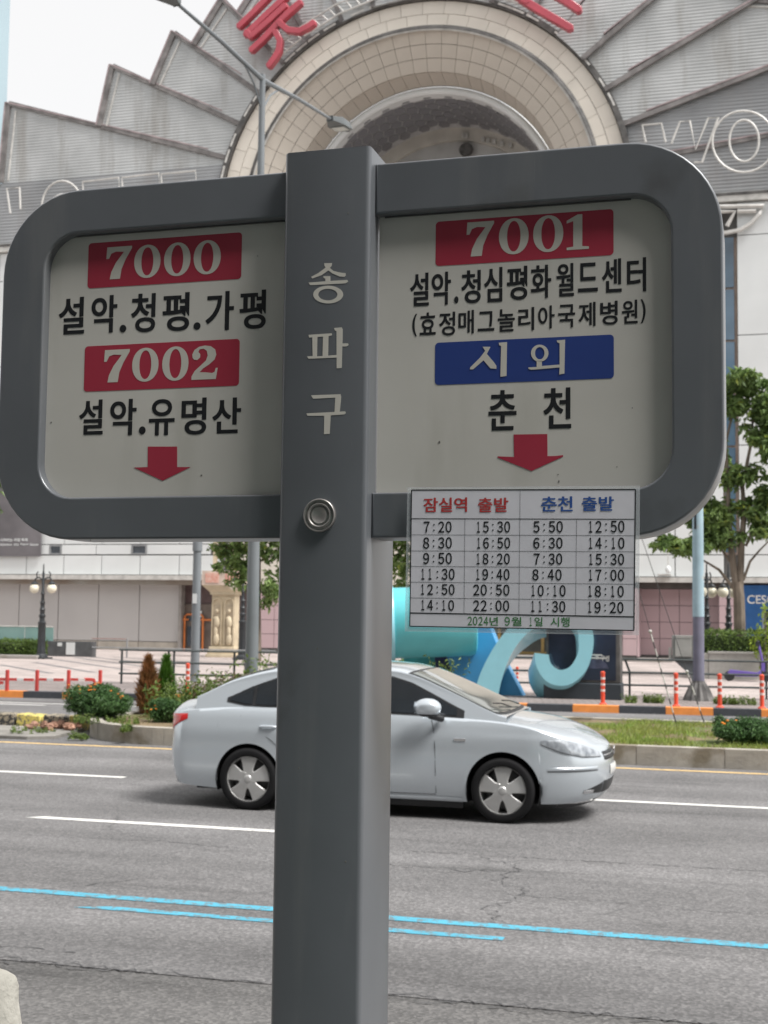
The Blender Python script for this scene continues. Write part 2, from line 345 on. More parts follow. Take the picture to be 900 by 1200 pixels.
# ================================================================== SETTING: ground, road, kerbs, markings
M_asph = asphalt('asphalt', (0.17, 0.167, 0.168), (0.07, 0.07, 0.07))
M_gut = asphalt('asphalt_gutter', (0.125, 0.122, 0.12), (0.05, 0.05, 0.05))
M_conc = mat('concrete', (0.42, 0.39, 0.34), 0.9, var=0.15, scale=2.5, bump=0.3, dirt=((0.22,0.19,0.14), 1.8, 0.55))
M_granite = mat('granite', (0.36, 0.34, 0.32), 0.7, var=0.12, scale=30, dirt=((0.25,0.22,0.18), 1.3, 0.55))
M_plaza = pavers('plaza_stone', (0.47,0.40,0.38), (0.41,0.36,0.34), (0.25,0.22,0.2), 0.6, 0.3, 0.1)
M_brick = pavers('pavement_brick', (0.30,0.255,0.245), (0.24,0.21,0.20), (0.14,0.12,0.11), 0.22, 0.11, 0.6)
M_nearpave = pavers('near_pavement_block', (0.28,0.27,0.26), (0.23,0.22,0.21), (0.1,0.1,0.1), 0.3, 0.2)
M_white = paint_worn('white_road_paint', (0.78,0.77,0.74), (0.2,0.2,0.2), 0.36)
M_yellow = paint_worn('yellow_road_paint', (0.72,0.50,0.22), (0.25,0.22,0.18), 0.40)
M_blue = paint_worn('blue_road_paint', (0.08,0.38,0.52), (0.13,0.20,0.23), 0.45)
M_orangek = paint_worn('orange_kerb_paint', (0.85,0.30,0.07), (0.3,0.2,0.14), 0.33)
M_darkk = paint_worn('dark_kerb_paint', (0.055,0.06,0.07), (0.16,0.16,0.16), 0.36)
def struct(name, mb, m, **k): o = obj(name, mb, m, **k); o['kind'] = 'structure'; return o
struct('ground', MB().box(-1500,1500,-1200,1800,-0.6,-0.02), M_asph)
struct('road', MB().box(-120,120,7.28,40,-0.3,0), M_asph)
struct('road_gutter', MB().box(-120,120,5.5,7.28,-0.3,-0.006), M_gut)
np_ = struct('near_pavement', MB().box(-120,120,-12,5.2,-0.3,0.15), M_nearpave)
kb = MB().box(0,0.994,5.2,5.5,-0.2,0.15)
k0 = bpy.data.meshes.new('kerb_stone'); k0.from_pydata(kb.v, [], kb.f); k0.materials.append(M_granite)
for i in range(-14, 12): share('kerb_stone', k0, np_, Matrix.Translation((i,0,0)))
# surface cracks and the torn seam along the gutter
def crack(pts, wd, y_j=0.02):
    mb = MB(); L = []; R_ = []
    for i in range(len(pts)-1):
        a, b = Vector(pts[i]), Vector(pts[i+1]); n = max(2, int((b-a).length/0.05))
        for k in range(n):
            p = a.lerp(b, k/n); d = (b-a).normalized(); q = Vector((-d.y, d.x))
            p = p + q*random.uniform(-y_j, y_j); h = wd*random.uniform(0.1, 1)
            L.append((p.x+q.x*h, p.y+q.y*h, 0.003)); R_.append((p.x-q.x*h, p.y-q.y*h, 0.003))
    return mb.grid([R_, L])
M_tar = mat('crack_tar', (0.075,0.075,0.078), 0.9, var=0.2, scale=9)
for pts, wd, j in (([(-9,7.3),(3,7.29)],0.006,0.045),([(-6,7.26),(-3.4,7.25)],0.008,0.05),([(-2.2,7.22),(0.5,7.2)],0.008,0.05), ([(-2.35,11.55),(-1.9,11.1),(-2.05,10.6),(-1.7,10.2),(-1.9,9.6),(-1.75,9.15)],0.009,0.06),
                   ([(-5.2,9.1),(-4.7,9.7),(-4.5,9.8)],0.006,0.03), ([(-7,11.2),(-5.2,11.35),(-3.6,11.1)],0.006,0.03),
                   ([(-3.2,10.95),(-2.4,10.85),(-1.9,11.0)],0.008,0.06), ([(-1.9,10.1),(-0.6,10.0),(0.8,10.05)],0.005,0.03),
                   ([(-8,15.35),(-1.2,15.25)],0.008,0.02), ([(-3.0,11.62),(0.8,11.7)],0.008,0.03), ([(-9,7.62),(-4,7.55)],0.006,0.03)):
    struct('road_crack', crack(pts, wd, j), M_tar)
def line(x0, x1, y, wd, m, z=0.004, taper=0.0, name='road_marking'):
    mb = MB(); n = max(2, int((x1-x0)/0.4)); a = []; b = []
    for i in range(n+1):
        x = x0+(x1-x0)*i/n; a.append((x, y-wd/2+random.uniform(-.004,.004), z)); b.append((x+taper*(1 if i==0 else 0), y+wd/2+random.uniform(-.004,.004), z))
    struct(name, mb.grid([a, b]), m)
line(-60, 40, 9.06, 0.125, M_blue); line(-4.68, -1.62, 8.72, 0.10, M_blue, taper=0.25)
line(-7.13, -3.75, 12.21, 0.12, M_white, taper=0.15); line(-16, -7.66, 15.42, 0.12, M_white); line(-3.4, 12, 15.47, 0.12, M_white)
line(-60, 40, 18.77, 0.13, M_yellow); line(-60, 60, 26.6, 0.12, M_white)
line(-60, -14.9, 26.1, 0.12, M_white)

# opposite kerb, slightly askew to the road; painted kerb stones one by one
def kY(x): return 29.35+0.075*x
def kz(x, off, z): return (x, kY(x)+off, z)
side = struct('plaza_ground', MB().add([kz(-130,0.3,-0.2),kz(70,0.3,-0.2),(70,140,-0.2),(-130,140,-0.2),kz(-130,0.3,0.12),kz(70,0.3,0.12),(70,140,0.12),(-130,140,0.12)],
    [(0,3,2,1),(4,5,6,7),(0,1,5,4),(1,2,6,5),(2,3,7,6),(3,0,4,7)]), M_plaza)
struct('brick_pavement', MB().add([kz(-60,0.32,0.124),kz(30,0.32,0.124),(30,34.2,0.124),(-11.5,33.6,0.124),(-60,31,0.124)], [(0,1,2,3,4)]), M_brick)
M_band = mat('dark_paving_band', (0.20,0.19,0.19), 0.8, var=0.1)
for a, b in (((40,776),(110,788)),((60,772),(150,785)),((88,770.5),(190,784)),((107,770),(215,781)),((130,769.5),(240,777)),((0,779),(60,789))):
    p, q = on_ground(*a, 0.124), on_ground(*b, 0.124); d = (q-p).normalized(); n_ = Vector((-d.y, d.x, 0))*0.13
    struct('paving_band', MB().add([p-n_, q-n_, q+n_, p+n_], [(0,1,2,3)]), M_band)
kerb = {}
for nm, m in (('o', M_orangek), ('d', M_darkk)):
    b = MB().box(0.006,0.994,0,0.3,-0.1,0.15); me = bpy.data.meshes.new('kerb_stone'); me.from_pydata(b.v, [], b.f); me.materials.append(m); kerb[nm] = me
ang = atan(0.075)
for i in range(-34, 12):
    x = i*1.0*cos(ang)*0.98-0.02; M = Matrix.Translation((x, kY(x), 0)) @ Matrix.Rotation(ang, 4, 'Z')
    o = share('kerb_stone', kerb['o' if i % 2 == 0 else 'd'], side, M)

# ------------------------------------------------------------------ median island
MZ = 0.27
nose = [(-11.0,20.4),(-10.75,19.9),(-10.3,19.55),(-9.7,19.32),(-9.0,19.2)]
M_soil = mat('median_soil', (0.21,0.155,0.09), 0.95, var=0.3, scale=3, bump=0.8, bscale=14, dirt=((0.10,0.13,0.035),1.2,0.48))
isl = struct('median_soil', MB().prism_z([(14,19.45),(-8.9,19.45),(-9.6,19.58),(-10.1,19.78),(-10.5,20.1),(-10.75,20.55),(-10.8,22.6),(-10.2,23.6),(-9.2,24.0),(14,24.0)], -0.2, 0.235), M_soil)
st = MB().box(0.004,1.196,0,0.2,-0.2,MZ); stm = bpy.data.meshes.new('kerb_stone'); stm.from_pydata(st.v, [], st.f); stm.materials.append(M_conc)
x = -8.9
while x < 13: share('kerb_stone', stm, isl, Matrix.Translation((x, 19.2, 0))); x += 1.2
x = -8.9
while x < 13: share('kerb_stone', stm, isl, Matrix.Translation((x, 24.0, 0))); x += 1.2
def arc_kerb(c, r, a0, a1):
    n = 8; p = [(c[0]+r*cos(a0+(a1-a0)*i/n), c[1]+r*sin(a0+(a1-a0)*i/n)) for i in range(n+1)]
    q = [(c[0]+(r-.2)*cos(a0+(a1-a0)*i/n), c[1]+(r-.2)*sin(a0+(a1-a0)*i/n)) for i in range(n, -1, -1)]
    return MB().prism_z(p+q, -0.2, MZ)
for a0, a1 in ((270,228),(227.5,184)): obj('kerb_stone', arc_kerb((-8.9,21.3),2.1,radians(a0),radians(a1)), M_conc, isl)
obj('kerb_stone', MB().prism_z([(-11.0,21.3),(-10.8,21.3),(-10.6,23.2),(-8.9,24.0),(-8.9,24.2),(-10.8,23.4)], -0.2, MZ), M_conc, isl)
# worn black and yellow barrier kerb left of the island, with rubble at its foot
M_yk = paint_worn('yellow_barrier_paint', (0.72,0.60,0.16), (0.2,0.18,0.12), 0.46); M_bk = paint_worn('black_barrier_paint', (0.05,0.05,0.05), (0.35,0.3,0.22), 0.47)
bk = thing('median_barrier', 'chipped black and yellow concrete barrier kerb left of the planted island', 'barrier', (-11.1,21.0,0))
x = -11.25
for i in range(10):
    L = (0.30, 0.50, 0.52, 0.7)[i % 4]; m = M_yk if i % 2 == 0 else M_bk
    obj('barrier_block', MB().prism([(x-L+.01,-0.1),(x-.01,-0.1),(x-.03,0.24+random.uniform(-.02,.01)),(x-L+.03,0.25)], 21.0, 21.4), m, None, bevel=0.02)
    x -= L
for o in [o for o in COL.objects if o.name.startswith('barrier_block')]:
    o.parent = bk; o.matrix_parent_inverse = Matrix.Translation((11.1,-21.0,0))
struct('old_concrete_apron', MB().prism_z([(-30,19.25),(-11.3,19.25),(-10.95,19.5),(-11.2,20.95),(-30,20.95)], -0.2, 0.05), mat('old_concrete', (0.30,0.285,0.26), 0.95, var=0.25, scale=1.5, bump=0.6, bscale=12))
M_rub = mat('rubble', (0.42,0.24,0.17), 0.9, var=0.3, scale=4)
rb = thing('rubble_heap', 'broken reddish brick and concrete rubble at the end of the yellow and black barrier', 'rubble', (-11.5,20.6,0.05))
for i in range(22):
    b = MB().ball((random.uniform(-.55,.4), random.uniform(-.25,.25), 0.03+random.uniform(0,.06)), random.uniform(.03,.085), 5, 4, (1.4,1,0.8))
    b.v = [(a+random.uniform(-.02,.02), c+random.uniform(-.02,.02), d+random.uniform(-.015,.02)) for a, c, d in b.v]; obj('chunk', b, M_rub, rb)

# ================================================================== THE BUILDING
FY = 59.0; RC = (-15.19, 20.90)
M_panel = mat('white_cladding', (0.74,0.765,0.765), 0.45, var=0.05, scale=0.4, dirt=((0.60,0.61,0.60),0.25,0.6))
M_seam = mat('facade_backing', (0.16,0.155,0.15), 0.8, var=0.1)
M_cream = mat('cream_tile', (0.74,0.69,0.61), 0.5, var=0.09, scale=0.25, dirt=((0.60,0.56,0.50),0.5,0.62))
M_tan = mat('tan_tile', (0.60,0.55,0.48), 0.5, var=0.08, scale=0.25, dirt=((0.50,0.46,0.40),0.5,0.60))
M_rim = mat('dark_rim_metal', (0.13,0.125,0.12), 0.6, var=0.3, scale=3)
M_rimw = mat('pale_rim_metal', (0.62,0.61,0.58), 0.5, var=0.15, scale=3)
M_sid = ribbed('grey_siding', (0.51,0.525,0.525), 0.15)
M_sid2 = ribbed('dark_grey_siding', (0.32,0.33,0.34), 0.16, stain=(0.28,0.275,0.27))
M_trimm = mat('plate_edge_trim', (0.24,0.225,0.22), 0.6, var=0.25, scale=2)
M_pinkt = mat('plate_pink_edge', (0.42,0.34,0.345), 0.6, var=0.2, scale=2)
bld = thing('amusement_building', 'large grey and white leisure building with fan shaped roof plates round a cream tiled arch', 'building', (0,FY,0))
def bobj(name, mb, m, parent=bld, **k):
    o = obj(name, mb, m, parent, **k); 
    if parent == bld: o.matrix_parent_inverse = Matrix.Translation((0,-FY,0))
    return o
M_joint = mat('tile_joint', (0.36,0.33,0.29), 0.8, var=0.15)
def pol(a, r): return (RC[0]+r*cos(radians(a)), RC[1]+r*sin(radians(a)))
# main body behind everything
for a_, b_ in ((-60,-24.4),(-6.0,18)): bobj('wall', MB().box(a_,b_,FY+0.25,FY+14,3.5,23.6), M_seam)
# fan plates: tip angle, tip radius, valley (inner end of the outer edge)
tips = [(172.8,21.99),(162.3,22.55),(152.4,17.62),(142.4,15.47),(132.0,14.49),(122.0,14.1),(112.0,13.9),(102.4,13.8),(77.6,13.8),(69.0,13.9),(58.0,14.1),(48.2,14.49),(38.0,15.6),(27.8,17.3),(17.6,22.55),(8,21.99)]
def plate(a0, a1, rtip, rval, k, m=None, tip_first=True):
    """wedge between rays a0 (ridge) and a1, outer edge from the tip on a0 down to rval on a1"""
    y = FY-0.10*(k % 4)-0.02*k
    n = 6; inner = [pol(a0+(a1-a0)*i/n, 9.78) for i in range(n+1)]
    pts = [pol(a0, rtip), pol(a1, rval)] + inner[::-1]
    p = bobj('roof_plate', MB().prism(pts, y, y+0.5), m or M_sid)
    def bar(p0, p1, wd, m_, yy):
        d = Vector((p1[0]-p0[0], 0, p1[1]-p0[1])); q = Vector((-d.z,0,d.x)).normalized()*wd/2
        mb = MB().prism([(p0[0]-q.x,p0[1]-q.z),(p1[0]-q.x,p1[1]-q.z),(p1[0]+q.x,p1[1]+q.z),(p0[0]+q.x,p0[1]+q.z)], yy, yy+0.14)
        return obj('edge_trim', mb, m_, p)
    bar(pol(a0, rtip+.05), pol(a0, 9.8), 0.22, M_trimm, y-0.13); bar(pol(a0, rtip+.12), pol(a1, rval+.05), 0.26, M_trimm, y-0.121)
    bar((pol(a0,rtip+.22)[0],pol(a0,rtip+.22)[1]), (pol(a0,11)[0]+.0,pol(a0,11.3)[1]+.10), 0.06, M_pinkt, y-0.145)
    bar(pol(a0, rtip+.27), pol(a1, rval+.2), 0.07, M_pinkt, y-0.14)
    # smaller inner frame line set back from the edge, as on real sheet cladding
    e0, e1 = pol(a0+(a1-a0)*0.07, rtip-0.42), pol(a0+(a1-a0)*0.97, rval-0.32)
    bar(e0, e1, 0.07, M_rimw, y-0.06)
    return p
plate(162.3,172.8,22.55,21.99,0,M_sid); plate(152.4,162.4,17.62,17.11,1); plate(142.4,152.5,15.47,15.1,2); plate(132.0,142.1,14.49,14.15,3)
plate(122.0,132.0,14.2,13.49,4); plate(112.0,122.0,14.1,13.3,5); plate(102.4,112.0,14.0,13.2,6)
plate(77.6,102.4,13.9,13.9,7); plate(69.0,77.6,14.0,13.2,6)
plate(58.0,69.0,14.1,13.3,5); plate(48.2,58.0,14.49,13.4,4); plate(38.2,48.2,14.6,14.0,3)
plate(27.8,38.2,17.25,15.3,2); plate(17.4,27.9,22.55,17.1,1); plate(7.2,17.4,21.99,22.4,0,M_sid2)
# lower siding strip with the outlined letters
for x0, x1 in ((-60,-24.9),(-5.5,18)):
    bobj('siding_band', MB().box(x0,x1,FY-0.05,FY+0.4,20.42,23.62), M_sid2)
    bobj('ledge', MB().box(x0,x1,FY-0.22,FY+0.3,20.02,20.42), M_rimw); bobj('ledge', MB().box(x0,x1,FY-0.25,FY-0.02,20.28,20.40), M_rim)
# white cladding panels, one by one, joints recessed
rows = [3.74,4.70,9.4,14.17,18.55,20.0]; pm = {}
def panel(x0, x1, z0, z1, m=M_panel, y=FY):
    key = (round(x1-x0,2), round(z1-z0,2), m.name)
    if key not in pm:
        b = MB().box(0.02,x1-x0-0.02,0,0.2,0.02,z1-z0-0.02); me = bpy.data.meshes.new('wall_panel'); me.from_pydata(b.v, [], b.f); me.materials.append(m); pm[key] = me
    o = share('wall_panel', pm[key], bld, Matrix.Translation((x0, y-FY, z0)))
WIN = mat('facade_glass', (0.10,0.17,0.24), 0.08, var=0.3, scale=0.3, spec=0.8)
xs = [-0.87-2.05*i for i in range(3)]
for x0 in [-45.2+2.05*i for i in range(10)]:
    for i in range(5):
        if i == 1 and x0 > -36: 
            panel(x0, x0+2.05, 5.22, 9.4)
            continue
        panel(x0, x0+2.05, rows[i], rows[i+1])
for x0, x1 in ((-5.6,-3.55),(-3.55,-1.5)) + tuple((-0.87+i*3.4, -0.87+(i+1)*3.4) for i in range(5)):
    for i in range(5): panel(x0, x1, rows[i] if i else 3.74, rows[i+1])
# narrow window strip right of the sign
fr = bobj('window', MB().box(-1.5,-0.87,FY+0.12,FY+0.2,4.7,18.5), mat('window_frame_brown', (0.32,0.25,0.21), 0.6))
for i in range(6): obj('pane', MB().box(-1.42,-1.0,FY+0.05,FY+0.1,4.8+i*2.3,4.8+i*2.3+2.2), WIN, fr)
# small windows over the ledge on the left
M_wd = mat('dark_window', (0.08,0.095,0.115), 0.15, var=0.2); M_wf = mat('grey_window_frame', (0.30,0.31,0.32), 0.6)
def window_at(x0, x1, z0, z1, y=FY):
    f = MB(); t = 0.07
    for a in ((x0,x1,z0,z0+t),(x0,x1,z1-t,z1),(x0,x0+t,z0+t,z1-t),(x1-t,x1,z0+t,z1-t)): f.box(a[0],a[1],y-0.02,y+0.15,a[2],a[3])
    w_ = bobj('window', f, M_wf); obj('pane', MB().box(x0+t,x1-t,y+0.05,y+0.1,z0+t,z1-t), M_wd, w_)
wx = [X_w for p in ((58,72),(154,172)) for X_w in (on_plane(p[0],645,FY).x, on_plane(p[1],645,FY).x)]
window_at(wx[0], wx[1], 4.72, 5.2); window_at(wx[2], wx[3], 4.72, 5.2)
for x0, x1 in ((-36.9,wx[0]-.02),(wx[1]+.02,(wx[1]+wx[2])/2-.02),((wx[1]+wx[2])/2+.02,wx[2]-.02),(wx[3]+.02,-25.2)):
    bobj('wall_panel', MB().box(x0,x1,FY,FY+0.2,4.74,5.2), M_panel)
# drip ledge, soffit
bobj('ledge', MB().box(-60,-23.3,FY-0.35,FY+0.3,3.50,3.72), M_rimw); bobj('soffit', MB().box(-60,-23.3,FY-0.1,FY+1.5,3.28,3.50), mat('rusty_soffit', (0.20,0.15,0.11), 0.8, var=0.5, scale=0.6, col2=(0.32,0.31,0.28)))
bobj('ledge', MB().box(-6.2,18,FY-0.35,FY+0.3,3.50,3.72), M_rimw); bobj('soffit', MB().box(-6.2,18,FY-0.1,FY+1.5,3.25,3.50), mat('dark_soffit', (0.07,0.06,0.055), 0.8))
# ground floor left: grey boarded shopfront panels
M_gp = mat('grey_hoarding', (0.52,0.51,0.50), 0.6, var=0.05, scale=0.3)
gx = [-45.0,-42.3,-39.8] + [on_plane(p,720,FY+0.6).x for p in (22,68,115,163,211)]
for a, b in zip(gx, gx[1:]):
    bobj('hoarding_panel', MB().box(a+0.02,b-0.02,FY+0.6,FY+0.75,0.55,3.3), M_gp); bobj('hoarding_base', MB().box(a+0.02,b-0.02,FY+0.58,FY+0.75,0.12,0.52), mat('cream_base', (0.50,0.46,0.40), 0.7, var=0.1))
bobj('wall', MB().box(-60,gx[-1]+5,FY+0.9,FY+1.3,0.1,3.5), mat('maroon_wall', (0.14,0.095,0.095), 0.6, var=0.12))
bobj('jamb', MB().box(gx[-1],gx[-1]+0.14,FY+0.4,FY+0.85,0.12,3.3), mat('jamb_grey', (0.33,0.31,0.29), 0.6))
# orange framed doorway
M_or = mat('orange_frame', (0.70,0.22,0.06), 0.5, var=0.1)
def X_(px, py, y): return on_plane(px, py, y).x
def Z_(px, py, y): return on_plane(px, py, y).z
dY = FY+0.75; dx0, dx1, dzt = X_(217,745,dY), X_(238.5,745,dY), Z_(228,720,dY)
dr = bobj('door', MB().box(dx0-0.35,dx1+0.45,dY+0.02,dY+0.12,0.14,dzt+0.5), mat('door_brown_grey', (0.16,0.13,0.11), 0.5, var=0.15))
obj('glazing', MB().box(dx0+0.12,dx1-0.12,dY-0.02,dY,1.55,dzt-0.12), M_wd, dr); obj('glazing', MB().box(dx0+0.12,dx1-0.12,dY-0.03,dY-0.01,0.35,1.3), M_wd, dr)
of = MB().tube([(dx0,dY-.1,0.14),(dx0,dY-.1,dzt-.1),(dx0+.12,dY-.1,dzt),(dx1-.12,dY-.1,dzt),(dx1,dY-.1,dzt-.1),(dx1,dY-.1,0.14)], 0.05, 6)
of.tube([(dx0-.3,dY-.1,1.62),(dx0+.2,dY-.1,1.62)],0.05,6).tube([(dx1-.1,dY-.1,1.62),(dx1+.5,dY-.1,1.62)],0.05,6); obj('door_frame', of, M_or, dr)
obj('notice', MB().box(dx0+0.42,dx0+0.62,dY-0.06,dY-0.04,0.7,1.45), M_panel, dr); obj('notice', MB().box(dx1-0.45,dx1-0.1,dY-0.06,dY-0.04,1.75,2.05), M_panel, dr)
# central hall wall (mostly behind the sign)
bobj('wall', MB().box(-25.0,-5.55,FY+0.4,FY+0.9,3.3,13.5), M_cream)
gl = bobj('wall', MB().box(-22.0,-5.8,FY+2.2,FY+2.6,0.1,3.6), mat('hall_dark', (0.05,0.05,0.05), 0.3))
M_gold = mat('gold_frame', (0.50,0.36,0.15), 0.35, metal=0.6, var=0.15); M_gg = mat('entrance_glass', (0.035,0.045,0.045), 0.1, var=0.4, scale=0.8, col2=(0.12,0.14,0.12))
y = FY+2.0; px0 = X_(560,760,y); px1 = X_(740,760,y); nW = 7; wd = (px1-px0)/nW
for i in range(nW):
    a = px0+i*wd; d = bobj('glass_door', MB().box(a+.06,a+wd-.06,y+.04,y+.08,0.35,3.2), M_gg)
    f = MB().box(a,a+.07,y,y+.1,.12,3.4).box(a+wd-.07,a+wd,y,y+.1,.12,3.4).box(a+.07,a+wd-.07,y,y+.1,.12,.36).box(a+.07,a+wd-.07,y,y+.1,3.1,3.4).box(a+.07,a+wd-.07,y,y+.1,2.15,2.22); obj('frame', f, M_gold, d)
bobj('entrance_step', MB().box(px0-2,px1+2,FY-1.5,FY+2.1,0.1,0.24), M_granite)
bobj('entrance_pillar', MB().box(X_(682,750,FY-1),X_(696,750,FY-1),FY-1.2,FY-0.4,0.12,3.5).box(X_(680,750,FY-1),X_(698,750,FY-1),FY-1.3,FY-0.3,0.12,0.6), M_cream, bevel=0.03)
# ring: flat tiled ring, tiled cone, soffit, white arch, coffered vault, end wall
def seg_mesh(name, r0, r1, y0, y1, da, m, th=0.12, n=3, gap=0.012):
    """one curved tile: between radii r0 (at y0) and r1 (at y1), centred on angle 0; profile runs in (r, y)"""
    mb = MB(); a = [radians(-da/2+gap*40/max(r0,r1)+(da-2*gap*40/max(r0,r1))*i/n) for i in range(n+1)]
    d = Vector((r1-r0, y1-y0)); L = d.length; d /= L; q = Vector((-d.y, d.x)) * th
    if q.y < 0: q = -q
    r0_, y0_, r1_, y1_ = r0+d.x*gap, y0+d.y*gap, r1-d.x*gap, y1-d.y*gap
    R4 = [[(r*cos(t), yy, r*sin(t)) for t in a] for r, yy in ((r0_,y0_),(r1_,y1_),(r1_+q.x,y1_+q.y),(r0_+q.x,y0_+q.y),(r0_,y0_))]
    mb.grid(R4); k = n+1
    mb.f.append((0, k, 2*k, 3*k)); mb.f.append((n, 3*k+n, 2*k+n, k+n))
    me = bpy.data.meshes.new(name); me.from_pydata(mb.v, [], mb.f); me.update(); me.materials.append(m); return me
def arc_band(r0, r1, y0, y1, a0=-20, a1=200, n=80):
    rows_ = []
    for r, yy in ((r0,y0),(r1,y0),(r1,y1),(r0,y1),(r0,y0)): rows_.append([(RC[0]+r*cos(radians(a0+(a1-a0)*i/n)), yy, RC[1]+r*sin(radians(a0+(a1-a0)*i/n))) for i in range(n+1)])
    return MB().grid(rows_)
def cone_band(r0, y0, r1, y1, th=0.1, a0=-20, a1=200, n=80):
    return MB().grid([[(RC[0]+r*cos(radians(a0+(a1-a0)*i/n)), yy, RC[1]+r*sin(radians(a0+(a1-a0)*i/n))) for i in range(n+1)] for r, yy in ((r0,y0),(r1,y1),(r1+th,y1+th),(r0+th,y0+th),(r0,y0))])
ringo = bobj('arch_ring', arc_band(8.45,9.72,FY+0.02,FY+0.5), M_joint)
Mi = ringo.matrix_parent_inverse
def place_tiles(name, me, angs, parent):
    for a in angs: share(name, me, parent, Matrix.Translation((RC[0],0,RC[1])) @ Matrix.Rotation(-radians(a), 4, 'Y'))
R_ = list(np.arange(-12, 193, 6.4))
t1 = seg_mesh('tile', 8.47,9.08,FY-0.1,FY-0.1,6.4,M_cream); t2 = seg_mesh('tile', 9.08,9.70,FY-0.1,FY-0.1,6.4,M_cream)
place_tiles('tile', t1, R_, ringo); place_tiles('tile', t2, [a+1.6 for a in R_], ringo)
obj('lip', cone_band(8.36,FY-0.22,8.46,FY-0.2,0.1), M_rim, ringo, smooth=True); obj('lip', cone_band(8.28,FY-0.16,8.36,FY-0.18,0.06), M_rimw, ringo, smooth=True)
cone = bobj('arch_cone', cone_band(8.42,FY+0.1,6.72,FY+1.0,0.3), M_joint)
R2 = list(np.arange(-10, 191, 5.6))
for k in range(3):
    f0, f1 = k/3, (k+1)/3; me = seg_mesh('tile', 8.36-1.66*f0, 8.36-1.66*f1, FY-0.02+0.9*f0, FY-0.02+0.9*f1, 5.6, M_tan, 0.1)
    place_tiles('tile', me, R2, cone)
sof = bobj('arch_soffit', cone_band(6.80,FY+0.9,6.62,FY+2.3,0.3), M_joint)
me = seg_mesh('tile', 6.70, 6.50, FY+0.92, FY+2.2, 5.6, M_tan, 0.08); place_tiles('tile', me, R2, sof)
bobj('white_arch', MB().tube([(RC[0]+6.28*cos(radians(a)), FY+2.2, RC[1]+6.28*sin(radians(a))) for a in range(-20,201,3)], 0.19, 10), M_panel, smooth=True)
bobj('white_arch', cone_band(6.12,FY+2.3,6.08,FY+2.6,0.5), M_panel, smooth=True)
M_hex = mat('dark_coffer', (0.24,0.24,0.26), 0.4, var=0.15, scale=1); M_hexg = mat('coffer_joint', (0.55,0.55,0.56), 0.6)
vault = bobj('vault', cone_band(6.13,FY+2.5,6.12,FY+7.0,0.3), M_hexg, smooth=True)
def hex_mesh(r, L, da, th):
    mb = MB(); h = [(0,-.5),(-.5,-.28),(-.5,.28),(0,.5),(.5,.28),(.5,-.28)]
    def ring_(rr, k): return [(rr*cos(radians(da*k*p[1])), p[0]*L*k, rr*sin(radians(da*k*p[1]))) for p in h]
    return mb.add(ring_(r,.92)+ring_(r-th,.88), [(6,7,8,9,10,11)] + [(i,(i+1)%6,(i+1)%6+6,i+6) for i in range(6)])
hx = hex_mesh(6.10, 0.84, 6.4, 0.012); hm = bpy.data.meshes.new('coffer_panel'); hm.from_pydata(hx.v, [], hx.f); hm.materials.append(M_hex)
for j in range(9):
    for a in np.arange(12 + (4.99 if j % 2 else 0), 170, 9.98):
        share('coffer_panel', hm, vault, Matrix.Translation((RC[0], FY+2.8+j*0.42, RC[1])) @ Matrix.Rotation(-radians(a), 4, 'Y'))
endw = bobj('vault_end_wall', MB().prism([pol(a, 6.3) for a in range(-20,201,4)], FY+7.0, FY+7.4), mat('end_wall_glass', (0.5,0.5,0.49), 0.3, var=0.2, scale=0.4))
obj('end_arch', arc_band(5.45,6.12,FY+6.75,FY+6.98), mat('end_arch_beige', (0.66,0.63,0.57), 0.6, var=0.12, scale=0.8), endw)
obj('round_lamp', MB().lathe([(0.0,-.1),(0.3,-.1),(0.36,0),(0.36,.12)], 20, (X_(546,175,FY+6.6),FY+6.6,Z_(546,175,FY+6.6)), 'Y'), M_rim, endw)
for px in (543,546,566,572,579,588,598): 
    p = on_plane(px, 158+(px-543)*.22, FY+6.6); obj('reflection_mark', MB().box(p.x-.10,p.x+.08,FY+6.6,FY+6.7,p.z-.12,p.z+.12), M_rimw, endw)  # pale boxes stand in for reflections in the end wall
# rim of short white caps and trusses between ring and plates
rim = bobj('ring_rim', arc_band(9.72,9.98,FY-0.3,FY+0.2), M_rim)
cap = seg_mesh('rim_cap', 9.80,9.93,FY-0.34,FY-0.34,4.0,M_rimw,0.05,n=2,gap=0.02)
for a in np.arange(-8,189,4.6):
    if random.random() < 0.8: share('rim_cap', cap, rim, Matrix.Translation((RC[0],0,RC[1])) @ Matrix.Rotation(-radians(a+random.uniform(-.6,.6)), 4, 'Y'))
tr = MB()
for a0, a1 in ((62,81),(101,123),(84,98),(124,132)):
    for r in (10.12, 10.62): tr.tube([(pol(a0,r)[0],FY-0.5,pol(a0,r)[1]),(pol((a0+a1)/2,r)[0],FY-0.5,pol((a0+a1)/2,r)[1]),(pol(a1,r)[0],FY-0.5,pol(a1,r)[1])], 0.05, 5)
    k = a0
    while k < a1: tr.tube([(pol(k,10.12)[0],FY-0.5,pol(k,10.12)[1]),(pol(k+1,10.62)[0],FY-0.5,pol(k+1,10.62)[1])], 0.035, 4); k += 2.4
bobj('truss', tr, M_rimw)
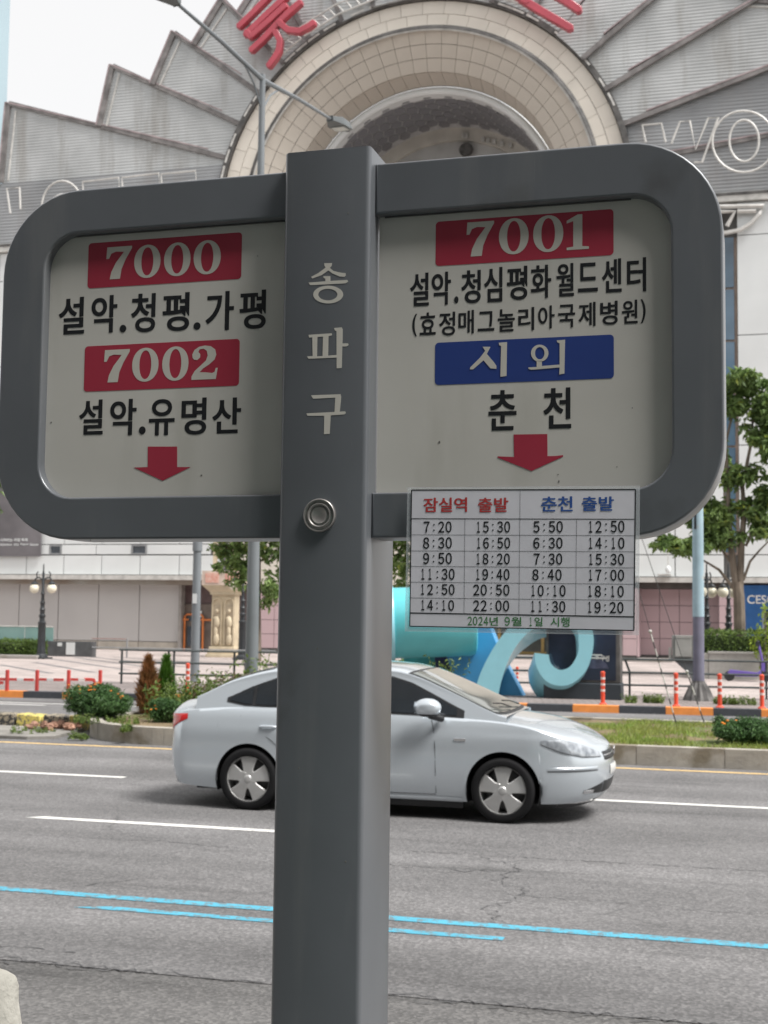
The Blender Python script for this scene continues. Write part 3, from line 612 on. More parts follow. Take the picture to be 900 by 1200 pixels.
# red Korean letters on the plates: strokes traced as solid bars on stand-offs
M_red = mat('red_sign_enamel', (0.50,0.07,0.10), 0.35, var=0.1, scale=1, coat=0.3)
def strokes(name, paths, wd, y, label=None):
    mb = MB(); side_ = MB()
    for si, pa in enumerate(paths):
        P3 = [on_plane(px, py, y) for px, py in pa]; L = []; R3 = []; n = len(P3)
        for i, p in enumerate(P3):
            d = (P3[min(i+1,n-1)]-P3[max(i-1,0)]).normalized(); q = Vector((-d.z,0,d.x))*wd/2; L.append((p.x+q.x,p.z+q.z)); R3.append((p.x-q.x,p.z-q.z))
            if i == 0: d0 = d
        dn = d; e = P3[-1]+dn*wd*.35; s_ = P3[0]-d0*wd*.35
        mb.prism([(s_.x,s_.z)]+L+[(e.x,e.z)]+R3[::-1], y-0.35-si*.012, y-si*.012)
    o = bobj(name, mb, M_red, bevel=0.03); 
    if label: o['label'] = label
    return o
def zz(l, s=3.75, ox=180, oy=0): return [(x/s+ox, y/s+oy) for x, y in l]
strokes('sign_letter', [zz([(382,128),(440,72),(520,-10)]), zz([(412,165),(500,80),(600,-12)]), zz([(415,150),(440,175)]), zz([(440,170),(520,100),(590,35)]),
    zz([(438,234),(500,175),(560,110),(600,70),(655,22)]), zz([(545,150),(566,190),(560,235),(540,270),(515,303)]), zz([(560,110),(600,145),(650,150),(690,130),(715,112)])], 0.30, FY-0.8, 'red three dimensional letter left of the arch crown')
strokes('sign_letter', [zz([(30,2),(110,50),(210,108)],3,600), zz([(150,-12),(195,15),(240,45)],3,600), zz([(-60,-50),(60,15)],3,600)], 0.34, FY-0.8, 'red bars of a letter right of the arch crown')
# outlined neon letters
M_neon = mat('pale_neon_tube', (0.66,0.65,0.62), 0.4, var=0.1)
def outline(paths, r=0.05, y=FY-0.75, name='outline_letter'):
    mb = MB()
    for pa in paths: mb.tube([on_plane(px,py,y) for px,py in pa], r, 5)
    return bobj(name, mb, M_neon)
outline([[(12,250),(8,221),(23,220),(24,245)]])
def circ(cx, cy, rx, ry, n=28): return [(cx+rx*cos(2*pi*i/n), cy+ry*sin(2*pi*i/n)) for i in range(n+1)]
outline([circ(73,243,24,31), circ(73,246,14,18)])
outline([[(98,236),(97,213),(139,208),(140,222),(126,224),(126,250)]]); outline([[(144,230),(143,208),(186,203),(187,218),(172,220)]]); outline([[(190,235),(189,204),(229,200),(230,212),(206,215),(206,235)]])
sW = lambda l: [(x/3+600, y/3) for x, y in l]
outline([sW([(470,500),(458,440),(525,434),(540,500)]), sW([(560,505),(590,428),(625,425),(645,525),(690,415),(725,413),(668,570),(640,570)]), ])
outline([sW(circ(814,498,110,108)), sW(circ(816,495,52,73))]); outline([[(905,200),(905,130),(935,127),(950,140),(945,160),(925,170)]])
sD = lambda l: [(x/5+820, y/5+210) for x, y in l]
outline([sD([(110,162),(375,157),(350,205),(300,258),(240,295),(160,312),(110,315)]), sD([(110,192),(205,190),(160,275)]), sD([(220,190),(330,187)])], 0.10, FY-0.2)
# grey banner on the left
bn = bobj('banner', MB().box(X_(-30,640,FY-.2),X_(47.5,640,FY-.2),FY-0.2,FY-0.1,Z_(20,652,FY-.2),Z_(20,560,FY-.2)), mat('banner_grey', (0.17,0.16,0.17), 0.6, var=0.2, scale=0.5))
me = text_mesh('시작되는 마법 축제', 0.02, 0.0); obj('lettering', fit(me, X_(0,640,FY-.2),X_(32,640,FY-.2), Z_(20,634.5,FY-.2),Z_(20,630.8,FY-.2), FY-0.21), M_panel, bn)
for wd_, a_, b_ in (('Adventure',0,14),('of the',16,22),('Magical',24,33),('Season',35,45)):
    me = text_mesh(wd_, 0.01, 0.0); obj('lettering', fit(me, X_(a_,640,FY-.2),X_(b_,640,FY-.2), Z_(20,639.5,FY-.2),Z_(20,636.5,FY-.2), FY-0.21), M_panel, bn)
# pink hoarding at the right of the entrance
M_pk = mat('pink_panel', (0.54,0.40,0.42), 0.6, var=0.05, scale=0.3); M_pk2 = M_pk
def pink_wall(x0, x1, yy, nx, m, zt=3.24, z0=0.35, nz=4):
    w_ = bobj('pink_wall', MB().box(x0,x1,yy+0.06,yy+0.3,z0,zt), M_seam); dx = (x1-x0)/nx; dz = (zt-z0)/nz
    b = MB().box(0.012,dx-.012,0,0.07,0.012,dz-.012); me = bpy.data.meshes.new('panel'); me.from_pydata(b.v, [], b.f); me.materials.append(m)
    for i in range(nx):
        for j in range(nz): share('panel', me, w_, Matrix.Translation((x0+i*dx, yy, z0+j*dz)))
    obj('plinth', MB().box(x0,x1,yy+0.02,yy+0.25,0.12,z0), M_rim, w_)
xa, xb, xc, xd, xe = [X_(p,760,FY) for p in (715,756,843,860,872)]
pink_wall(xa, xb-0.3, FY-0.6, 2, M_pk); pink_wall(xb-0.3, xc, FY+0.9, 4, M_pk2); pink_wall(xc, xe, FY-0.2, 1, M_pk)
bobj('pink_return', MB().box(xb-0.32,xb-0.26,FY-0.5,FY+0.95,0.3,3.24), M_pk2)
pk = [X_(p,730,FY+.2) for p in (303,330)]; pink_wall(pk[0]-0.1, pk[1]+1.5, FY+0.1, 3, M_pk, 3.0)
# blue shop
M_bs = mat('blue_shopfront', (0.02,0.09,0.25), 0.4, var=0.1)
sh = bobj('blue_shopfront', MB().box(xe,xe+0.75,FY-0.25,FY+0.1,0.12,3.4).box(xe+0.75,xe+5.2,FY-0.25,FY+0.1,2.35,3.4).box(xe+4.4,xe+5.2,FY-0.25,FY+0.1,0.12,2.35), M_bs)
obj('shop_window', MB().box(xe+0.75,xe+4.4,FY+0.0,FY+0.08,0.12,2.35), M_wd, sh); fm = MB().box(xe+0.75,xe+0.83,FY-0.2,FY,0.12,2.35)
for k in (1.6,2.5,3.4): fm.box(xe+k,xe+k+0.06,FY-0.2,FY,0.12,2.35)
fm.box(xe+0.83,xe+4.4,FY-0.2,FY-.02,1.75,1.81); obj('shop_frame', fm, M_wf, sh)
me = text_mesh('CESCO', 0.01, 0.0); obj('lettering', fit(me, xe+0.15,xe+1.65,2.62,2.98, FY-0.26), M_rimw, sh)
me = text_mesh('베스킨', 0.01, 0.0); obj('lettering', fit(me, xe+1.1,xe+1.7,2.40,2.52, FY-0.26), M_rimw, sh)
# small camera hanging from the soffit
p = on_plane(783,668,FY-0.8); cm = thing('security_camera', 'small white dome camera on a thin rod under the white ledge above the pink wall', 'camera', (p.x,p.y,p.z))
obj('rod', MB().tube([(0,0,0.15),(0,0,0.9)],0.02,6), M_rimw, cm); obj('housing', MB().lathe([(0.0,-.14),(.10,-.1),(.13,0),(.10,.12),(.04,.18)],12), M_panel, cm, smooth=True); obj('bracket', MB().box(-.45,.1,-.05,.75,-.22,-.17), M_rimw, cm)
# statue pillar in front of the entrance
sp = on_ground(263,770,0.12); stt = thing('statue_pillar', 'cream stone pillar with arched niches and carved figures beside the orange framed doorway', 'pillar', (sp.x,sp.y,0.12), YAW*0.3)
M_st = mat('cream_stone', (0.62,0.53,0.38), 0.7, var=0.12, scale=2)
obj('base', MB().box(-.68,.68,-.5,.5,0,.14).box(-.62,.62,-.45,.45,.14,.30).box(-.56,.56,-.42,.42,.30,.44), M_st, stt, bevel=0.02)
obj('shaft', MB().box(-.5,.5,-.30,.36,.44,2.62), M_st, stt)
def arch_frame(cx, wd, z0, z1, y0, y1, t=0.05):
    o_, i_ = [], []
    for i in range(9): a = pi*i/8; o_.append((cx+wd/2*cos(a), z1-wd/2+wd/2*1.4*sin(a))); i_.append((cx+(wd/2-t)*cos(a), z1-wd/2+(wd/2-t)*1.4*sin(a)))
    return MB().prism([(cx+wd/2,z0)]+o_+[(cx-wd/2,z0),(cx-wd/2+t,z0)]+i_[::-1]+[(cx+wd/2-t,z0)], y0, y1)
for cx in (-.27, .27):
    obj('niche_frame', arch_frame(cx,.44,.5,2.42,-.36,-.30), M_st, stt); obj('niche_back', MB().box(cx-.17,cx+.17,-.315,-.305,.5,2.2), mat('niche_tan', (0.50,0.42,0.31), 0.7), stt)
    fg = MB(); 
    for zc, r, s_ in ((0.75,.12,(1.1,.7,2.2)),(1.1,.11,(.8,.7,2.6)),(1.45,.13,(1.0,.7,1.9)),(1.62,.08,(1.6,.7,1.2)),(1.93,.075,(1,1,1.25))): fg.ball((cx+random.uniform(-.03,.03),-.36,zc),r,10,7,s_)
    obj('carved_figure', fg, M_st, stt, smooth=True)
obj('capital', MB().box(-.56,.56,-.4,.42,2.62,2.72).add([(-.56,-.4,2.72),(.56,-.4,2.72),(.56,.42,2.72),(-.56,.42,2.72),(-.86,-.62,3.02),(.86,-.62,3.02),(.86,.62,3.02),(-.86,.62,3.02)],[(0,1,5,4),(1,2,6,5),(2,3,7,6),(3,0,4,7),(4,5,6,7)]), M_st, stt)
fz = obj('frieze', MB().box(-.86,.86,-.62,.62,3.02,3.62), mat('pale_pink_stone', (0.68,0.55,0.47), 0.7), stt)
for cx in (-.42,.45): obj('red_plaque', MB().box(cx-.28,cx+.3,-.645,-.62,3.12,3.52), mat('red_plaque', (0.62,0.25,0.19), 0.6, var=0.3, scale=6, col2=(0.7,0.5,0.42)), stt)
obj('finial', MB().box(-.5,-.36,-.3,-.1,3.62,6.0).box(.3,.45,-.3,-.1,3.62,6.0).box(-.36,.3,-.28,-.14,5.0,5.4), M_st, stt)
obj('round_emblem', MB().lathe([(0,-.05),(.22,-.05),(.26,0),(.26,.05)],20,(-.12,-.25,4.5),'Y'), mat('emblem_mix', (0.7,0.3,0.16), 0.5, var=0.4, scale=5, col2=(0.35,0.38,0.5)), stt)
# low wall, glass balustrade, hedge, benches in front of the left shopfront
p0 = on_ground(51,769,0.12); p1 = on_ground(107,770,0.12); lw = thing('low_stone_wall', 'low dark grey stone wall with a green glass balustrade behind the left lamp', 'wall', (p1.x,p1.y,0.12))
LX = -14.0; obj('wall', MB().box(LX,0,0,0.4,0,0.62), mat('dark_granite', (0.10,0.105,0.11), 0.5, var=0.15, scale=4), lw)
M_gl = mat('green_glass', (0.30,0.50,0.47), 0.12, var=0.08, scale=1, alpha=0.75)
for i in range(9): obj('glass_panel', MB().box(LX+i*1.35+.02,LX+(i+1)*1.35-.02,.18,.2,.62,1.18), M_gl, lw)
obj('handrail', MB().tube([(LX,.19,1.2),(-1.9,.19,1.2)],.025,6), M_rimw, lw); obj('notice', MB().box(-1.15,-.75,-.02,-.005,.08,.58), M_panel, lw); obj('notice', MB().box(-1.55,-1.35,-.02,-.005,.42,.56), M_panel, lw)
hp = thing('handrail_barrier', 'thin steel handrail with one tall post right of the low dark wall', 'handrail', (p1.x,p1.y,0.12))
obj('post', MB().box(1.55,1.6,0,.05,0,.78), M_wf, hp); obj('rail', MB().tube([(0,.02,.76),(1.58,.02,.76)],.02,6), mat('reddish_rail', (0.3,0.17,0.15), 0.5), hp); obj('rail', MB().tube([(0,.02,.40),(8.0,.02,.40)],.025,6), M_wf, hp)
F_hedge = foliage_mat('hedge_leaf', (0.12,0.19,0.04), (0.06,0.11,0.02), scale=1.5)
def hedge(x0, x1, y0, y1, z0, z1, label, n, rt=0.25):
    t = thing('hedge', label, 'hedge', ((x0+x1)/2,(y0+y1)/2,z0)); cx, cy = (x0+x1)/2, (y0+y1)/2
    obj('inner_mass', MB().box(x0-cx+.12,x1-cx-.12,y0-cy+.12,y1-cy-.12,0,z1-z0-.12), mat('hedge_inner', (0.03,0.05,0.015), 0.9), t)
    P_ = np.stack([RNG.uniform(x0-cx,x1-cx,n), RNG.uniform(y0-cy,y1-cy,n), RNG.uniform(0,z1-z0,n)],1)
    face = RNG.integers(0,3,n); P_[face==0,2] = z1-z0+RNG.normal(0,.04,(face==0).sum()); P_[face==1,1] = y0-cy+RNG.normal(0,.03,(face==1).sum()); m_=face==2; P_[m_,0] = np.where(RNG.random(m_.sum())<.5, x0-cx, x1-cx)
    nr = RNG.normal(size=(n,3)); nr[:,2]+=.7; nr[:,1]-=.5
    o = obj('foliage', leaf_mesh(P_, nr, 0.09, 0.6), F_hedge, t); o['kind'] = 'stuff'
hedge(p0.x-9, p0.x+0.6, p0.y-2.6, p0.y-0.8, 0.2, 0.78, 'clipped green hedge on the plaza behind the left globe lamp', 9000)
tag(obj('hedge_kerb', MB().box(p0.x-9.3,p0.x+1.4,p0.y-2.95,p0.y-2.65,0.12,0.26), M_granite, bevel=0.02), 'low grey stone edging along the front of the left hedge', 'kerb')
# ================================================================== PLAZA FURNITURE
# planter with hedge at the right
M_lg = mat('pale_granite', (0.40,0.39,0.365), 0.7, var=0.08, scale=8, dirt=((0.3,0.28,0.24),0.9,0.6))
q = on_ground(826,801,0.12)
pl = thing('stone_planter', 'pale granite block planter wall under the hedge at the right', 'planter', (q.x,43.4,0.12))
for i in range(6): obj('stone_block', MB().box(i*1.75+.01,(i+1)*1.75-.01,0,0.35,0,0.80), M_lg, pl)
obj('coping', MB().box(-.02,10.5,-.04,.4,.80,.86), M_lg, pl); obj('wall', MB().box(-.3,0,0.02,4,0,.80), M_lg, pl)
hedge(q.x-0.2, q.x+10.5, 43.75, 46.5, 0.55, 1.58, 'clipped hedge growing in the pale granite planter at the right', 14000)
M_blk = mat('black_cast_iron', (0.025,0.03,0.035), 0.45, var=0.2, scale=6, spec=0.6); M_globe = mat('cream_globe', (0.78,0.74,0.60), 0.3, var=0.04)
def globe_lamp(x, y, label, rz=0.0, h=3.7, z=0.12, sep=0.38):
    t = thing('globe_lamp_post', label, 'street lamp', (x,y,z), rz, 'black cast iron globe lamps on the plaza'); k = h/3.7
    obj('base', MB().box(-.32,.32,-.32,.32,0,.06).lathe([(.26,.06),(.24,.14),(.17,.2),(.15,.5)],12), M_blk, t)
    pr = [(.15,.45),(.145,1.35),(.16,1.38),(.16,1.42),(.11,1.46),(.10,1.6),(.13,1.63),(.13,1.70),(.09,1.74),(.10,1.88),(.12,1.92),(.08,1.98),(.085,2.15),(.11,2.19),(.07,2.26),(.06,2.5),(.09,2.54),(.055,2.6),(.05,3.35),(.03,3.4),(.02,3.7)]
    obj('post', MB().lathe([(r, zz_*k) for r, zz_ in pr], 12), M_blk, t, smooth=True)
    for s in (-1, 1):
        a = obj('arm', MB().tube([(0,0,3.05*k),(s*sep*.5,0,3.18*k),(s*sep*.9,0,3.12*k),(s*sep,0,3.0*k)],.03,6).tube([(s*sep*.75,0,3.16*k),(s*sep*.8,0,3.32*k),(s*sep*.62,0,3.4*k)],.025,5).lathe([(.05,3.02*k),(.13,2.95*k),(.14,2.9*k)],10,(s*sep,0,0)), M_blk, t)
        obj('globe', MB().ball((s*sep,0,2.74*k),.19,14,10), M_globe, t, smooth=True)
    return t
g = on_ground(48,772,0.12); globe_lamp(g.x,g.y,'black globe lamp post standing alone on the plaza at the left, before the hedge')
g = on_plane(828.5,752,46.8); globe_lamp(g.x,46.8,'black globe lamp post half hidden behind the pale blue pole',1.15,3.75,0.12)
g = on_plane(854,752,47.3); globe_lamp(g.x,47.3,'black globe lamp post between the pale blue pole and the tree trunk',1.1,3.75,0.12)
g = on_plane(283.5,765,50.5); globe_lamp(g.x,50.5,'black globe lamp post right of the statue pillar with leaves over its top',0.6,4.0,0.12)
# street light in the median, double armed
M_pole = mat('grey_pole_paint', (0.20,0.22,0.235), 0.45, var=0.1, scale=0.8, dirt=((0.15,0.16,0.165),2,0.6))
LPY = 23.0; lp = on_plane(293.5,850,LPY); top = on_plane(304,88,LPY)
sl = thing('street_light', 'tall grey street light with two arms standing in the planted island', 'street lamp', (lp.x,LPY,0.2))
H = top.z-0.2
obj('pole', MB().tube([(0,0,0),(0,0,H*.5),(0,0,H)],[.125,.09,.055],16).lathe([(.19,0),(.19,.03),(.14,.08)],12), M_pole, sl, smooth=True)
obj('collar', MB().tube([(0,0,H*.28),(0,0,H*.28+.05)],.125,14), M_pole, sl)
for px, py in ((388,140),(205,2)):
    e = at_x(px, py, lp.x + (0.25 if px > 300 else -0.6)); v = Vector((e.x-lp.x, e.y-LPY, e.z-0.2)); s0 = Vector((0,0,H-.10)); d = (v-s0).normalized()
    a = obj('arm', MB().tube([s0, s0.lerp(v,.5)+Vector((0,0,.03)), v],[.05,.04,.03],8).tube([Vector((0,0,H-.7)), s0.lerp(v,.1)+Vector((0,0,-.22)), s0.lerp(v,.22)],.02,6), M_pole, sl, smooth=True)
    hd = Matrix.Translation(v) @ d.to_track_quat('Y','Z').to_matrix().to_4x4() @ Matrix.Scale(1.35, 4)
    mb = MB().add([(-.05,-.05,-.03),(.05,-.05,-.03),(.05,-.05,.04),(-.05,-.05,.04),(-.15,.2,-.06),(.15,.2,-.06),(.12,.2,.07),(-.12,.2,.07),(-.15,.55,-.06),(.15,.55,-.06),(.12,.5,.06),(-.12,.5,.06),(-.03,.72,-.04),(.03,.72,-.04),(.03,.7,.0),(-.03,.7,.0)],
        [(0,1,2,3)]+[(i+k,i+(k+1)%4,i+4+(k+1)%4,i+4+k) for i in (0,4,8) for k in range(4)]+[(15,14,13,12)]).xform(hd)
    h_ = obj('lamp_head', mb, mat('lamp_head_paint', (0.13,0.145,0.15), 0.5), sl, bevel=0.01); h_['label'] = 'flat grey lamp head at the far end of the arm' if px > 300 else 'flat grey lamp head of the arm reaching towards the near road'
    obj('lens', MB().box(-.11,.11,.24,.50,-.075,-.062).xform(hd), mat('lamp_lens', (0.45,0.47,0.45), 0.2), sl)
# slim grey pole by the railing
g = on_ground(228,799,0.12)
t = thing('signal_pole', 'slim grey steel pole with a white sticker before the orange framed doorway', 'pole', (g.x,g.y,0.12))
obj('shaft', MB().tube([(0,0,0),(0,0,3.6)],[.125,.115],14), M_pole, t, smooth=True); obj('sleeve', MB().tube([(0,0,3.6),(0,0,6.2)],[.14,.12],14), M_pole, t, smooth=True)
obj('sticker', MB().box(-.06,.07,-.125,-.12,2.15,2.42), M_panel, t, loc=(0,-.002,0))
# pale blue pole with grey purple lower half and wrapped foot
g = on_ground(819,821,0.12)
t = thing('wrapped_pole', 'thick pole painted pale blue above and grey purple below with a wrapped flared foot', 'pole', (g.x,g.y,0.12))
obj('lower_shaft', MB().tube([(0,0,0),(0,0,1.95)],.135,10), mat('purple_grey_paint', (0.17,0.17,0.23), 0.6, var=0.1), t, smooth=True)
M_lb = mat('pale_blue_paint', (0.36,0.50,0.57), 0.55, var=0.1, scale=2, dirt=((0.42,0.44,0.42),3,0.62))
obj('upper_shaft', MB().tube([(0,0,1.95),(0,0,7.6)],[.14,.12],10), M_lb, t, smooth=True); obj('clip', MB().box(-.08,-.03,-.15,-.13,4.0,4.5), M_blk, t)
fb = MB(); pr = []
for k in range(22):
    a = 2*pi*k/22; j = .03 if k % 2 else -.02; pr.append(a)
rows_ = [[((r+(.035 if k % 2 else -.03)*s)*cos(2*pi*k/22), (r+(.035 if k % 2 else -.03)*s)*sin(2*pi*k/22), h) for k in list(range(22))+[0]] for r, h, s in ((.34,0,1),(.30,.1,1.1),(.22,.28,1),(.15,.42,.3),(.145,.46,0))]
obj('foot_wrap', fb.grid(rows_), mat('dark_wrap', (0.17,0.165,0.16), 0.9, var=0.3, scale=5), t)
# grey junction cabinet on a bracket
g = on_ground(812,812,0.12)
t = thing('junction_cabinet', 'grey steel junction cabinet raised on a bracket left of the pale blue pole', 'cabinet', (g.x-0.02,g.y-1.2,0.12))
M_cab = mat('cabinet_grey', (0.27,0.275,0.26), 0.55, var=0.1)
obj('cabinet_body', MB().box(-.42,.22,-.12,.25,.92,1.48), M_cab, t, bevel=0.01)
obj('door', MB().box(-.34,.05,-.145,-.122,.96,1.40), mat('cabinet_door', (0.42,0.415,0.39), 0.6, var=0.12), t, bevel=0.005); obj('label_plate', MB().box(-.34,.05,-.15,-.122,1.41,1.46), M_lg, t)
obj('bracket', MB().prism([(-.42,.90),(.25,.90),(.25,.05),(.12,.05),(.02,.5)],-.05,.0).box(-.5,.3,-.15,.2,.86,.90), M_pole, t); obj('side_pipe', MB().box(-.50,-.44,-.1,0,.88,1.18), M_lg, t)
# steel guard rail
M_rail = mat('dark_rail_paint', (0.06,0.075,0.075), 0.5, var=0.2, scale=4)
def fence(pts, label, zs=(0.28,0.58,0.90), posts=()):
    o0 = Vector((pts[0][0], pts[0][1], 0.12)); t = thing('guard_rail', label, 'railing', o0)
    L = [Vector((p[0],p[1],0.12))-o0 for p in pts]
    for z in zs: obj('rail', MB().tube([p+Vector((0,0,z)) for p in L], .028, 6), M_rail, t)
    for (x, lean) in posts:
        y = np.interp(x, [p[0] for p in pts], [p[1] for p in pts]); a = Vector((x,y,.12))-o0
        obj('post', MB().tube([a+Vector((0,.05,0)), a+Vector((0,.05,.6)), a+Vector((lean,.05,.92))], .03, 6), M_rail, t)
    return t
def rx(px, y=33.2): return on_plane(px, 790, y).x
fence([(rx(590),32.9),(rx(730),33.1),(4.5,33.7)], 'dark three bar guard rail behind the kerb, right of the blue sculpture', posts=[(rx(643),0),(rx(728.5),0),(rx(738),-.12),(rx(813),0),(rx(898),0),(3.2,0)])
fence([(-16.35,32.4),(-11,32.8)], 'dark three bar guard rail behind the planted island, left of the tall street light', posts=[(-16.3,0),(-15.0,0),(-14.85,0),(-13.2,0),(-12.9,0)])
# orange delineator posts along the kerb
M_del = mat('orange_plastic', (0.72,0.09,0.045), 0.4, var=0.08); M_ref = mat('white_reflector', (0.70,0.62,0.60), 0.4, var=0.05)
def delineator(label):
    t = thing('delineator_post', label, 'bollard', (0,0,0), 0, 'orange delineator posts along the painted kerb')
    obj('base', MB().lathe([(.09,0),(.09,.03),(.055,.06)],12), M_del, t); obj('tube', MB().lathe([(.045,.05),(.045,.66),(.05,.68),(.05,.72),(.02,.74)],12), M_del, t, smooth=True)
    for z in (.30,.43,.56): obj('reflector', MB().lathe([(.048,z),(.048,z+.05)],12), M_ref, t)
    return t
dl = [(793,828,'orange delineator post in front of the junction cabinet'),(844,829,'orange delineator post right of the pale blue pole'),(893,831,'orange delineator post at the right edge by the marigold bush'),
      (697,832,'orange delineator post in front of the dark display board'),(656,833,'orange delineator post under the curl of the blue sculpture'),(231,813,'orange delineator post behind the rear of the silver car')]
d0 = delineator(dl[0][2])
for i, (px, py, lb) in enumerate(dl):
    g = on_ground(px, py, 0.13); o = d0 if i == 0 else dup(d0, g, 0, lb); o.location = (g.x, kY(g.x)+0.4, 0.13) if px != 656 else (on_plane(651,800,32.3).x, 32.3, 0.13)
g = on_ground(606,808,0.13); dup(d0, g, 0, 'small orange delineator post seen past the edge of the blue slab leg', 0.8)
# red barrier on the left pavement edge
M_redp = mat('red_post_paint', (0.58,0.07,0.06), 0.5, var=0.1)
for i, px in enumerate((8,43,80,117)):
    g = on_ground(px, 811, 0.12); lab = ['first red bar post from the left edge on the kerb','second red bar post from the left edge, near the dark kerb stone','third red bar post from the left, with a bar on both sides','fourth red post, nearest the marigold bush, with a bent bar'][i]
    t = thing('red_post', lab, 'post', (g.x, g.y, .12), 0.1, 'red bar posts on the left pavement edge'); obj('post', MB().box(-.038,.038,-.035,.035,0,.52), M_redp, t, bevel=0.01)
    if i < 3:
        obj('bar', MB().box(.06,.24,-.02,.02,.27,.33), M_redp, t); obj('bar', MB().box(.42,.66,-.02,.02,.27,.33), M_redp, t); obj('bar', MB().box(.25,.41,-.018,.018,.275,.325), M_panel, t)
    if i == 0: obj('bar', MB().box(-.3,-.06,-.02,.02,.27,.33).box(-.3,-.1,-.02,.02,.18,.25), M_redp, t)
    if i == 3: obj('bar', MB().tube([(-.40,0,.30),(-.2,0,.30),(-.14,0,.25),(-.14,0,.16),(-.30,0,.14)],.035,6), M_redp, t)
# display board (dark navy kiosk)
g0 = on_ground(704,820,0.12); ky = g0.y
kx0, kx1 = X_(640,780,ky), X_(727,780,ky); kt = Z_(700,738,ky)+0.35
ks = thing('display_board', 'tall dark navy display board standing behind the curl of the blue sculpture', 'display board', ((kx0+kx1)/2,ky,.12))
hw = (kx1-kx0)/2; M_navy = mat('navy_glass', (0.025,0.035,0.065), 0.15, var=0.25, scale=1.5, spec=0.7)
obj('plinth', MB().box(-hw-.05,hw+.03,-.08,.5,0,.38), mat('plinth_dark', (0.035,0.045,0.055), 0.5), ks, bevel=0.02); obj('case', MB().box(-hw,hw,0,.45,.38,kt), M_rim, ks, bevel=0.02)
scr = obj('screen', MB().box(-hw+.06,hw-.10,-.02,.0,.45,kt-.1), M_navy, ks)
me = text_mesh('경 구경', 0.03, 0.0); p = on_plane(706,771,ky); obj('lettering', fit(me, X_(697,771,ky)-(kx0+kx1)/2, X_(714,771,ky)-(kx0+kx1)/2, Z_(700,775,ky)-.12, Z_(700,768,ky)-.12, -.021), M_rimw, ks)
obj('picture', MB().box(-.02,.55,-.024,-.021,.95,.98).box(.05,.45,-.024,-.021,1.02,1.05).box(.25,.5,-.024,-.021,kt-.35,kt-.32), M_rimw, ks)
obj('picture', MB().prism([(.0,.72),(.6,.72),(.55,.84),(.4,.94),(.15,.92),(.05,.82)],-.023,-.021), mat('screen_dim_blue', (0.09,0.10,0.16), 0.3, var=0.4, scale=5), ks)
# second board seen below (white card on the pink wall edge)
# ------------------------------------------------------------------ blue sculpture
M_tq = mat('turquoise_enamel', (0.12,0.55,0.60), 0.35, var=0.03, coat=0.2); M_sb = mat('sky_blue_enamel', (0.07,0.33,0.62), 0.35, var=0.03, coat=0.2); M_ltb = mat('light_blue_enamel', (0.33,0.68,0.78), 0.35, var=0.03, coat=0.2)
SY = 31.2; so = on_plane(560,840,SY)
sc_ = thing('blue_sculpture', 'giant glossy sculpture of a turquoise drum, a blue slab leg and a light blue curl', 'sculpture', (so.x,SY,.12))
def L_(px, py, y): p = on_plane(px, py, y); return Vector((p.x-so.x, p.y-SY, p.z-.12))
c0, c1 = L_(470,730,SY+.4), L_(557,727,SY+.9); r = 0.86; dr_ = (c1-c0).normalized()
T = Matrix.Translation(c1) @ dr_.to_track_quat('Z','Y').to_matrix().to_4x4()
obj('drum', MB().lathe([(0,-2.6),(.8,-2.6),(r,-2.5),(r,-.14),(.82,-.03),(.74,0),(0,0)],48).xform(T), M_tq, sc_, smooth=True)
obj('drum_rim', MB().lathe([(.90,-2.15),(.92,-2.1),(.92,-2.02),(.90,-1.98)],48).xform(T), M_ltb, sc_, smooth=True)
def slab(name, pts, y, th, m): 
    P2 = [(L_(a,b,y).x, L_(a,b,y).z) for a, b in pts]; return obj(name, MB().prism(P2, y-SY, y-SY+th), m, sc_, bevel=0.02)
slab('slab_leg', [(640,838),(624,836),(606,802),(588,768),(575,736),(570,700),(505,700),(522,766),(534,800),(545,838)], SY+1.0, 0.4, M_sb)
slab('foot', [(512,838),(512,755),(470,755),(470,838)], SY+1.8, 0.4, mat('deep_teal', (0.03,0.24,0.25), 0.4)); slab('foot', [(545,838),(530,765),(508,765),(519,838)], SY+1.45, 0.3, mat('deep_navy', (0.02,0.04,0.12), 0.4))
outer = [(545,850),(556,810),(566,782),(583,752),(605,727),(630,712),(655,707),(678,715),(690,728),(695,742),(695,760),(688,784),(672,800),(656,803.6),(640,798),(629,782),(626.4,765)]
inner = [(643,767),(646,778),(656,785),(668,781),(677,766),(678,750),(676,738),(668,728),(655,724),(637,728),(615,745),(600,765),(590,790),(584,815),(580,850)]
def cr(p, k=5):
    o = []
    for i in range(len(p)-1):
        a, b, c, d = p[max(i-1,0)], p[i], p[i+1], p[min(i+2,len(p)-1)]
        for j in range(k):
            t = j/k; o.append(tuple(.5*((2*b[q])+(c[q]-a[q])*t+(2*a[q]-5*b[q]+4*c[q]-d[q])*t*t+(3*b[q]-a[q]-3*c[q]+d[q])*t**3) for q in (0,1)))
    return o+[p[-1]]
y = SY+0.15; P2 = [L_(a,b,y) for a, b in cr(outer)+cr(inner)]; n = len(P2); ev = Vector((-.28,.75,-.46))
mb = MB(); mb.add([tuple(p) for p in P2]+[tuple(p+ev) for p in P2], [tuple(range(n)), tuple(range(2*n-1,n-1,-1))]+[(i,(i+1)%n,(i+1)%n+n,i+n) for i in range(n)])
obj('curl', mb, M_ltb, sc_, smooth=True)
